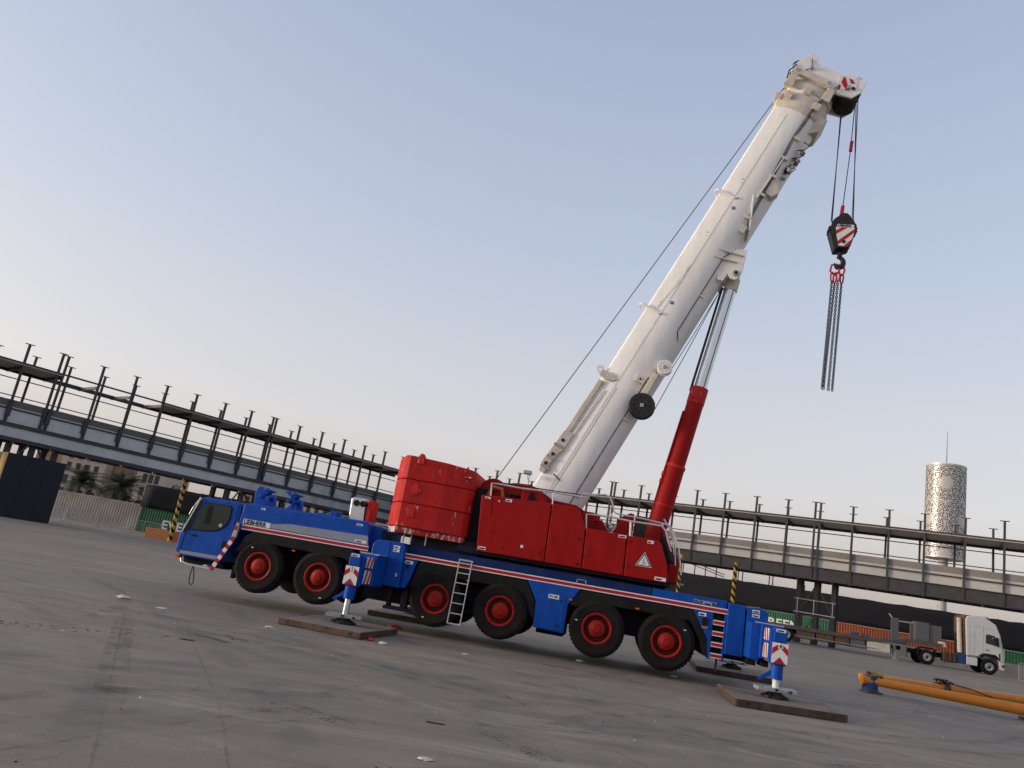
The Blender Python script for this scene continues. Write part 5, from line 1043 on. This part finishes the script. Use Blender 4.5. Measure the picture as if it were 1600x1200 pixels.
# eight-fold star rosettes on a square grid, wrapped round the drum
circ = 2*math.pi*TR; NCOL = 3; cell = circ/NCOL; NROW = 3; ch = (Z1-Z0-.3)/ (NROW-.5)
def tile(cx, cy):
    Rr = cell*.5; sy = ch/cell
    P = lambda r_, a: (cx+Rr*r_*math.cos(a), cy+Rr*r_*math.sin(a)*sy)
    o8 = [P(.96, R(22.5+45*k)) for k in range(8)]; i8 = [P(.40, R(45*k)) for k in range(8)]; m8 = [P(.62, R(22.5+45*k)) for k in range(8)]; q8 = [P(.24, R(22.5+45*k)) for k in range(8)]
    for k in range(8):
        seg(i8[k], m8[k]); seg(i8[k], m8[k-1]); seg(m8[k], o8[k]); None
        p = P(.80, R(45*k)); seg(o8[k], p); seg(o8[k-1], p); seg(p, P(1.0 if k % 2 == 0 else 1.18, R(45*k)))
        seg(P(.62, R(22.5+45*k)), P(.80, R(45*k))); seg(P(.62, R(22.5+45*k)), P(.80, R(45*(k+1))))
    for k in (1, 3, 5, 7):
        c0 = P(1.18, R(45*k)); 
        for j in (-1, 1): seg(c0, (cx+(Rr if math.cos(R(45*k)) > 0 else -Rr), cy+Rr*math.sin(R(45*k))*.62*sy)) if j > 0 else seg(c0, (cx+Rr*math.cos(R(45*k))*.62, cy+(Rr*sy if math.sin(R(45*k)) > 0 else -Rr*sy)))
for r_ in range(NROW+1):
    for c2 in range(NCOL): tile((c2+.5*(r_ % 2))*cell, Z0+.2+r_*ch)
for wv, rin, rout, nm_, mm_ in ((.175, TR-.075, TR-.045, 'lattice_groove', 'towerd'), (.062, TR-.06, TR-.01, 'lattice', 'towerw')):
  b = MB()
  for (xa, za), (xb_, zb) in segs:
      n = max(1, int(abs(xb_-xa)/.35)+1); L = math.hypot(xb_-xa, zb-za); nx, nz = -(zb-za)/L*wv, (xb_-xa)/L*wv
      for i in range(n):
          f0, f1 = i/n, (i+1)/n; q = []
          for f, s_ in ((f0, 1), (f1, 1), (f1, -1), (f0, -1)):
              X = xa+(xb_-xa)*f+nx*s_; Z = za+(zb-za)*f+nz*s_; q.append((X, min(max(Z, Z0), Z1)))
          if max(z for _, z in q)-min(z for _, z in q) < .01 and abs(zb-za) > .05: continue
          v_ = []
          for rr_ in (rin, rout): v_ += [(rr_*math.cos(X/TR), rr_*math.sin(X/TR), Z) for X, Z in q]
          b.add(v_, [(4, 5, 6, 7), (0, 1, 5, 4), (1, 2, 6, 5), (2, 3, 7, 6), (3, 0, 4, 7)])
  o = b.build(nm_, mm_, tw, smooth=True); o['kind'] = 'stuff'

# ------------------------------------------------------------------ white tractor unit (x forward, y away)
tz = G(31.5, 54.8)
tk = empty('tractor_truck', (31.5, 54.8, tz), math.atan2(G(34, 51.5)-G(29, 51.5), 9)*0, 'white articulated lorry tractor unit parked at the right', 'truck')
tk.rotation_euler = (0, -math.atan((G(34, 51)-G(29, 51))/5), R(-15)); tk.scale = (.96, .96, .96)
tyre2 = MB().lathe([(.28, .0), (.34, -.01), (.46, -.01), (.51, .03), (.52, .06), (.52, .27), (.49, .30), (.34, .30), (.28, .28), (.27, .15), (.28, 0)], n=36, caps=False).mesh('tyre'); tyre2.materials.append(M['rubber'])
rim2 = MB().lathe([(.285, .06), (.285, .01), (.25, .0), (.22, .06), (.15, .09), (.13, .03), (.11, .0), (.0, -.01)], n=30, caps=False).mesh('wheel'); rim2.materials.append(M['steel'])
hub2 = MB().cyl((0, -.02, 0), (0, .1, 0), .10, n=14).mesh('hub'); hub2.materials.append(M['iron'])
for me in (tyre2, rim2): me.polygons.foreach_set('use_smooth', [True]*len(me.polygons)); me.set_sharp_from_angle(angle=R(35))
def wheel2(par, x, y, far, mo='wheel'):
    wl = inst(mo, rim2, par, (x, y, .52), (0, 0, R(180) if far else 0)); inst('tyre', tyre2, wl); inst('hub', hub2, wl)
for x in (0, 4.0):
    for y, far in ((0, 0), (2.45, 1)): wheel2(tk, x, y, far)
MB().box(-.95, 4.4, .75, 1.7, .62, .95).build('chassis', 'chassis', tk, .02)
tcab = MB().prism([(2.55, 1.05), (2.48, 3.55), (2.62, 3.82), (3.35, 3.92), (3.75, 3.88), (4.45, 3.45), (4.72, 2.75), (4.88, 1.85), (4.92, .98), (4.64, .98), (4.58, 1.22), (4.40, 1.34), (3.60, 1.34), (3.38, 1.2), (3.30, 1.05)], .0, 2.45).build('cab', 'truckw', tk, .07, seg=3)
MB().prism([(2.44, 1.1), (2.36, 3.6), (2.48, 3.85), (2.60, 3.86), (2.53, 1.1)], .1, 2.3).build('air_deflector', 'wood', tcab, .02)
MB().prism([(3.78, 2.10), (3.78, 2.66), (3.95, 2.74), (4.36, 2.66), (4.50, 2.18), (4.42, 2.0)], -.012, .03).build('side_window', 'glint', tcab)
MB().cyl((4.22, -.016, 2.5), (4.22, -.01, 2.5), .04, n=10).build('interior_light_spot', 'steel', tcab)
MB().prism([(4.44, 1.98), (4.38, 2.55), (4.52, 2.62), (4.60, 1.95)], -.20, -.02).build('mirror', 'black', tcab, .04)
MB().box(3.78, 3.98, -.02, .0, 1.62, 1.68).build('door_handle', 'black', tcab); MB().box(3.62, 3.628, -.004, .01, 1.4, 3.2).build('door_seam', 'chassis', tcab); MB().box(2.58, 4.2, -.004, .01, 3.12, 3.128).build('roof_seam', 'chassis', tcab)
MB().prism([(3.42, 1.08), (3.55, 1.32), (3.70, 1.40), (4.36, 1.40), (4.52, 1.28), (4.60, 1.08), (4.50, 1.08), (4.40, 1.22), (3.66, 1.24), (3.54, 1.08)], -.03, .12).build('wheel_arch', 'black', tcab, .015)
MB().prism([(4.60, .42), (4.64, .97), (4.96, .97), (4.98, .40)], .05, 2.4).build('bumper', 'truckw', tcab, .05)
MB().box(4.78, 4.96, .0, .06, .98, 1.9).build('corner_deflector', 'galv', tcab)
MB().prism([(4.50, 3.40), (4.76, 2.74), (4.95, 1.75), (4.96, 1.76), (4.78, 2.76), (4.52, 3.42)], .25, 2.2).build('windscreen', 'glass', tcab)
MB().box(2.62, 3.3, -.006, .01, 1.10, 1.13).build('trim_strip', 'chassis', tcab); MB().prism([(4.40, 3.48), (4.62, 3.40), (4.66, 3.30), (4.46, 3.38)], .1, 2.35).build('sun_visor', 'black', tcab, .01); MB().box(4.62, 4.70, -.012, .02, 1.05, 1.55).build('door_edge', 'chassis', tcab); MB().box(4.80, 4.99, .02, .3, .62, .78).build('headlamp', 'glint', tcab, .02)
for x in (2.75, 3.05): MB().box(x, x+.02, -.006, .01, 1.3, 3.0).build('panel_seam', 'galv', tcab)
for x in (3.9, 4.05): MB().cyl((x, .5, 3.80), (x, .5, 3.96), .03, n=8).build('roof_marker', 'iron', tcab)
MB().cyl((2.18, .25, 1.2), (2.10, .25, 3.6), .16, .14, n=14).build('exhaust_stack', 'boomd', tk)
for zz in (1.9, 2.5, 3.1): MB().box(2.0, 2.4, .2, .6, zz, zz+.06).build('stack_clamp', 'iron', tk)
tank = MB().box(1.02, 1.92, -.02, .6, .42, 1.05).build('fuel_tank', 'rust', tk, .08, seg=4)
for x in (1.28, 1.58): MB().box(x, x+.06, -.035, .62, .40, 1.07).build('tank_strap', 'iron', tank)
MB().box(2.55, 3.25, -.02, .6, .45, 1.0).build('battery_box', 'truckw', tk, .04); MB().box(1.95, 2.5, .05, .6, .45, 1.1).build('air_tank_box', 'bluecloth', tk, .03)
MB().prism([(-.62, .6), (-.55, 1.12), (-.35, 1.2), (.35, 1.2), (.55, 1.12), (.62, .6), (.57, .6), (.5, 1.07), (-.5, 1.07), (-.57, .6)], -.02, .4).build('rear_mudguard', 'black', tk)
# flatbed trailer behind it
trl = empty('flatbed_trailer', (31.5, 54.8, tz), R(2), 'long low flatbed trailer with crates slung beneath, coupled to the white truck', 'trailer'); trl.rotation_euler = tk.rotation_euler; trl.scale = tk.scale
MB().prism([(-12.5, .98), (-12.5, 1.22), (-4.2, 1.20), (-2.2, 1.36), (-1.4, 1.58), (1.0, 1.58), (1.0, 1.36), (-1.3, 1.36), (-2.0, 1.2), (-4.0, .98)], -.05, 2.5).build('deck', 'olive', trl, .02)
for k in range(9): MB().box(-12.3+k*.95, -11.45+k*.95, .0, 2.45, 1.225, 1.262).build('deck_plank', 'olive', trl)
MB().box(-11.5, -1.6, .7, .85, .7, .98).box(-11.5, -1.6, 1.6, 1.75, .7, .98).build('main_beam', 'chassis', trl)
MB().prism([(1.0, 1.36), (.95, 1.72), (1.15, 1.74), (1.25, 1.40)], .0, 2.4).build('headboard_step', 'boomd', trl, .02)
for x in (-9.6, -10.9, -12.2): wheel2(trl, x, .05, 0); wheel2(trl, x, 2.4, 1)
MB().box(-2.2, -2.0, .3, .5, .02, 1.0).build('landing_leg', 'galv', trl); MB().box(-2.35, -1.85, .25, .55, 0, .03).build('leg_foot', 'galv', trl)
for k in range(5): MB().beam((-3.1+k*.22, .1, .45), (-2.95+k*.22, .1, 1.0), .04, .05, (0, 1, 0)).build('side_guard_stay', 'rust', trl)
MB().tube([(-9.0, -.03, .55), (-3.4, -.03, .55)], .03).build('side_guard', 'galv', trl)
def box_thing(nm, x0, x1, y0, y1, z0, z1, m, label, cat, slats=0):
    o = MB().box(x0, x1, y0, y1, z0, z1).build(nm, m, None, .015); o.location = trl.location; o.rotation_euler = trl.rotation_euler; o.scale = trl.scale; tag(o, label, cat)
    for k in range(slats):
        zz = z0+(z1-z0)*(k+.5)/slats; MB().box(x0+.01, x1-.01, y0-.02, y0-.002, zz-.06, zz+.06).build('slat', m, o)
box_thing('cargo_crate', -8.9, -7.6, .05, .7, .42, .96, 'wood', 'brown wooden crate slung under the trailer, leftmost of three', 'crate', 3)
box_thing('cargo_crate', -7.5, -6.3, .05, .7, .42, .96, 'wood', 'brown wooden crate slung under the trailer, middle of three', 'crate', 3)
box_thing('cargo_crate', -6.2, -5.2, .05, .7, .42, .96, 'wood', 'brown wooden crate slung under the trailer, rightmost of three', 'crate', 3)
box_thing('tool_box', -10.2+5.08, -4.15, .02, .6, .40, .97, 'cargo', 'grey steel box under the trailer beside the crates', 'tool box')
box_thing('storage_box', -4.0, -1.95+.0-.5, .02, .6, .36, .98, 'boomd', 'long beige storage box under the trailer deck', 'storage box', 2)
box_thing('cargo_cabinet', -.55, .35, .9, 2.0, 1.59, 2.92, 'cargo', 'dark grey cabinet on the trailer neck, left of two', 'cabinet'); box_thing('cargo_cabinet', .38, 1.2, 1.0, 2.1, 1.59, 2.80, 'cargo', 'dark grey cabinet on the trailer neck, nearer the truck', 'cabinet')
fr = empty('steel_goalpost_frame', trl.location, R(2), 'grey steel frame with flared corner standing behind the trailer neck', 'frame'); fr.rotation_euler = trl.rotation_euler; fr.scale = trl.scale
MB().box(-2.05, -1.55, 1.6, 1.8, 1.3, 2.95).build('frame_post', 'cargo', fr, .01); MB().prism([(-2.05, 2.95), (-2.25, 3.2), (-2.17, 3.22), (-1.95, 2.95)], 1.6, 1.8).build('frame_flare', 'galv', fr)
MB().box(-1.54, -.5, 1.65, 1.75, 2.72, 2.82).build('frame_rail', 'galv', fr); MB().box(-.75, -.5, 1.6, 1.8, 1.6, 2.7).build('frame_post', 'cargo', fr, .01)

# ------------------------------------------------------------------ orange poles on the ground
def lp_(x, y, h): return Vector((x, y, G(x, y)+h))
A0, A1 = lp_(12.15, 24.6, .36), lp_(20.2, 21.9, .24)
pl1 = MB().cyl((0, 0, 0), A1-A0, .115, .205, n=28).build('orange_pole', 'opole', None, smooth=True); pl1.location = A0; tag(pl1, 'orange tapered steel pole lying on the concrete, nearer one with blue cloth at its tip', 'pole', 'orange poles on the ground')
MB().cyl(Vector((-.02, 0, 0)), Vector((.10, 0, 0)), .145, n=28).build('end_flange', 'opole', pl1, smooth=True)
B0, B1 = lp_(13.8, 28.1, .22), lp_(24.2, 29.5, .20)
pl2 = MB().cyl((0, 0, 0), B1-B0, .105, .20, n=28).build('orange_pole', 'opole', None, smooth=True); pl2.location = B0; tag(pl2, 'orange tapered steel pole lying behind the nearer one, strapped at its joint', 'pole', 'orange poles on the ground')
jd = (B1-B0).normalized(); jp = jd*3.3
MB().cyl(jp-jd*.12, jp+jd*.12, .19, n=20).build('joint_collar', 'rust', pl2, smooth=True)
rr = random.Random(11)
def tangle(name, ctr, m, label, n, sp, cat, rad=.022):
    e = empty(name, ctr, 0, label, cat)
    for k in range(n):
        p = [Vector((rr.uniform(-sp, sp), rr.uniform(-sp*.5, sp*.5), rr.uniform(0, sp*.55))) for _ in range(5)]; MB().tube(p, rad*rr.uniform(.7, 1.5), 6).build('strap_loop', m if k % 3 else 'rust', e, smooth=True)
tangle('chain_tangle', A0+Vector((.42, .1, .10)), 'yellow', 'tangle of yellow straps and rusty chain on the tip of the near orange pole', 9, .28, 'straps')
tangle('chain_tangle', B0+jp+Vector((-.1, -.05, .13)), 'iron', 'tangle of dark rusty chain on the joint of the far orange pole', 10, .3, 'chain')
MB().tube([jp+jd*.1+Vector((0, 0, .2)), jp+jd*.9+Vector((0, -.2, .12)), jp+jd*1.6+Vector((.2, -.6, -.10))], .02, 6).build('strap_tail', 'iron', pl2)
ck = empty('blue_cloth', lp_(12.42, 24.6, 0), R(10), 'crumpled blue cloth wrapped round a block under the pole tip', 'cloth')
b = MB(); N = 14; rg = []
for j in range(7):
    f = j/6; rg.append([Vector(((.16+.05*math.sin(3*k+j)+.10*(1-f)*rr.random())*math.cos(2*math.pi*k/N), (.20+.05*rr.random())*math.sin(2*math.pi*k/N), f*.50+.02*rr.random())) for k in range(N)])
b.ring(rg).build('cloth_folds', 'bluecloth', ck, smooth=True); MB().box(-.25, .3, -.2, .2, 0, .06).build('timber_block', 'wood', ck, .01)
for x in (16.5, 20.5):
    q = lp_(x, 24.6-(x-12.15)*.335, 0); o = MB().box(-.15, .15, -.5, .5, 0, .09).build('timber_bearer', 'wood', None, .01); o.location = q; tag(o, 'short timber bearer under the near orange pole, '+('left' if x < 18 else 'right')+' one', 'timber')

# ------------------------------------------------------------------ far frame, lamp posts
sf = empty('unfinished_steel_frame', (24.5, 98, .5), R(-20), 'thin unfinished steel posts and sloping rails beyond the black screen at right', 'frame')
for k, (x, h) in enumerate(((-2.0, 8.9), (-.6, 8.8), (.6, 8.6), (2.0, 8.5), (3.3, 8.0), (4.6, 7.4), (7.2, 7.7), (7.7, 7.2), (10.8, 7.2), (11.2, 6.8), (14.5, 6.6), (14.8, 6.2))):
    p = MB().cyl((x, 0, 0), (x, 0, h), .07, n=6).build('post', 'gsteel', sf); MB().box(x-.15, x+.15, -.1, .1, h, h+.04).build('cap_plate', 'gsteel', p)
for zz in (7.4, 7.1): MB().beam((-4, 0, zz+.9), (5.6, 0, zz-1.4), .08, .10).build('sloping_rail', 'gsteel', sf)
for x in (-1.3, .4, 2.2): MB().beam((x-.6, 0, 7.7), (x+.5, 0, 7.7), .08, .10).build('cross_rail', 'wood', sf)
def lamp(x, y, h, label):
    e = empty('lamp_post', (x, y, .5), 0, label, 'lamp post', 'far lamp posts'); MB().cyl((0, 0, 0), (0, 0, h), .12, .07, n=8).build('mast', 'gsteel2', e); MB().beam((0, 0, h), (1.0, 0, h), .1, .1).build('arm', 'gsteel2', e); MB().box(.7, 1.3, -.12, .12, h-.12, h-.06).build('lamp_head', 'galv', e)
lamp(64, 105, 6.7, 'small lamp post with a short arm between tower mast and truck'); lamp(66.8, 105, 5.5, 'lowest far lamp post just left of the truck cab')

# ------------------------------------------------------------------ rubble and litter
rr = random.Random(21)
def chip(b, x, y, s_, flat=.4):
    z = G(x, y)+.002; n = 5; a0_ = rr.random()*6; ring_ = [(x+s_*rr.uniform(.6, 1.2)*math.cos(a0_+2*math.pi*k/n), y+s_*.7*rr.uniform(.6, 1.2)*math.sin(a0_+2*math.pi*k/n)) for k in range(n)]
    b.ring([[Vector((px, py, z)) for px, py in ring_], [Vector((x+(px-x)*.75, y+(py-y)*.75, z+s_*flat*rr.uniform(.5, 1.2))) for px, py in ring_]])
b = MB(); b2 = MB()
for k in range(190):
    y = 5.5+rr.random()**1.5*26; x = rr.uniform(-.75, .75)*y+1; chip(b if rr.random() < .62 else b2, x, y, rr.uniform(.004, .013)*(1+y/20)*(2 if rr.random() < .1 else 1))
for k in range(130): t_ = rr.random(); chip(b, -7.6+t_*2.9+rr.gauss(0, .16), 12.0+t_*1.6+rr.gauss(0, .18), rr.uniform(.008, .05)*rr.random()+.006, .10)
tag(b.build('dark_crumbs', 'darkchip'), 'dark crumbs and dirt scattered over the concrete', 'debris', kind='stuff'); tag(b2.build('pale_chips', 'litter'), 'pale chips of stone and plastic scattered over the concrete', 'debris', kind='stuff')
def lump(name, x, y, s_, m, label, cat, flat=.35, seed=0):
    r3 = random.Random(seed); b = MB(); N = 9; rg = []
    for j, (f, h) in enumerate(((.85, 0), (1.05, .35), (.8, .75), (.35, 1.0))):
        rg.append([Vector((s_*f*r3.uniform(.75, 1.2)*math.cos(2*math.pi*k/N), s_*.7*f*r3.uniform(.7, 1.2)*math.sin(2*math.pi*k/N), s_*flat*h*r3.uniform(.7, 1.15))) for k in range(N)])
    o = b.ring(rg).build(name, m, None); o.location = (x, y, G(x, y)+.002); tag(o, label, cat)
lump('plastic_scrap', -2.06, 17.75, .10, 'redrag', 'crumpled red plastic scrap against the front outrigger board', 'litter', .7, 1)
lump('plastic_scrap', -1.95, 21.6, .18, 'redrag', 'dull red plastic scrap on the ground between the second and third wheels', 'litter', .5, 2)
lump('paper_scrap', -1.76, 17.45, .10, 'litter', 'white crushed cup lying near the front outrigger board corner', 'litter', .45, 3)
lump('paper_scrap', 0.02, 17.9, .07, 'litter', 'small white scrap on open concrete below the ladder', 'litter', .4, 4)
lump('paper_scrap', 2.93, 20.5, .11, 'litter', 'crushed pale bottle under the fifth wheel of the crane', 'litter', .4, 5)
lump('paper_scrap', 5.28, 20.3, .10, 'litter', 'crushed pale bottle under the rearmost wheel of the crane', 'litter', .4, 6)
lump('stone', -.19, 7.98, .075, 'boomd', 'flat pale stone in the foreground near the bottom edge', 'stone', .3, 7)
lump('stone', -7.9, 18.6, .16, 'boomd', 'pale stone at the left edge of the yard', 'stone', .45, 8)
lump('stone', -6.6, 17.6, .12, 'litter', 'flat pale piece of rubble left of the tow strap', 'stone', .3, 9)
lump('stone', -4.15, 17.2, .10, 'litter', 'small white stone just in front of the front outrigger board', 'stone', .4, 10)
o = MB(); o.slab([(-.11, -.025), (.10, -.03), (.12, .02), (-.09, .03)], 0, .006); q = o.build('rubber_scrap', 'darkchip'); q.location = (-.2, 9.8, G(-.2, 9.8)+.003); tag(q, 'flat black rubber scrap lying in the middle foreground', 'debris')
o = MB(); o.slab([(-.10, -.03), (.02, -.05), (.08, .0), (.14, .03), (-.05, .03)], 0, .01); q = o.build('rubber_scrap', 'darkchip'); q.location = (-4.55, 13.5, G(-4.55, 13.5)+.003); tag(q, 'black scrap lying between the two slab joints at the left', 'debris')
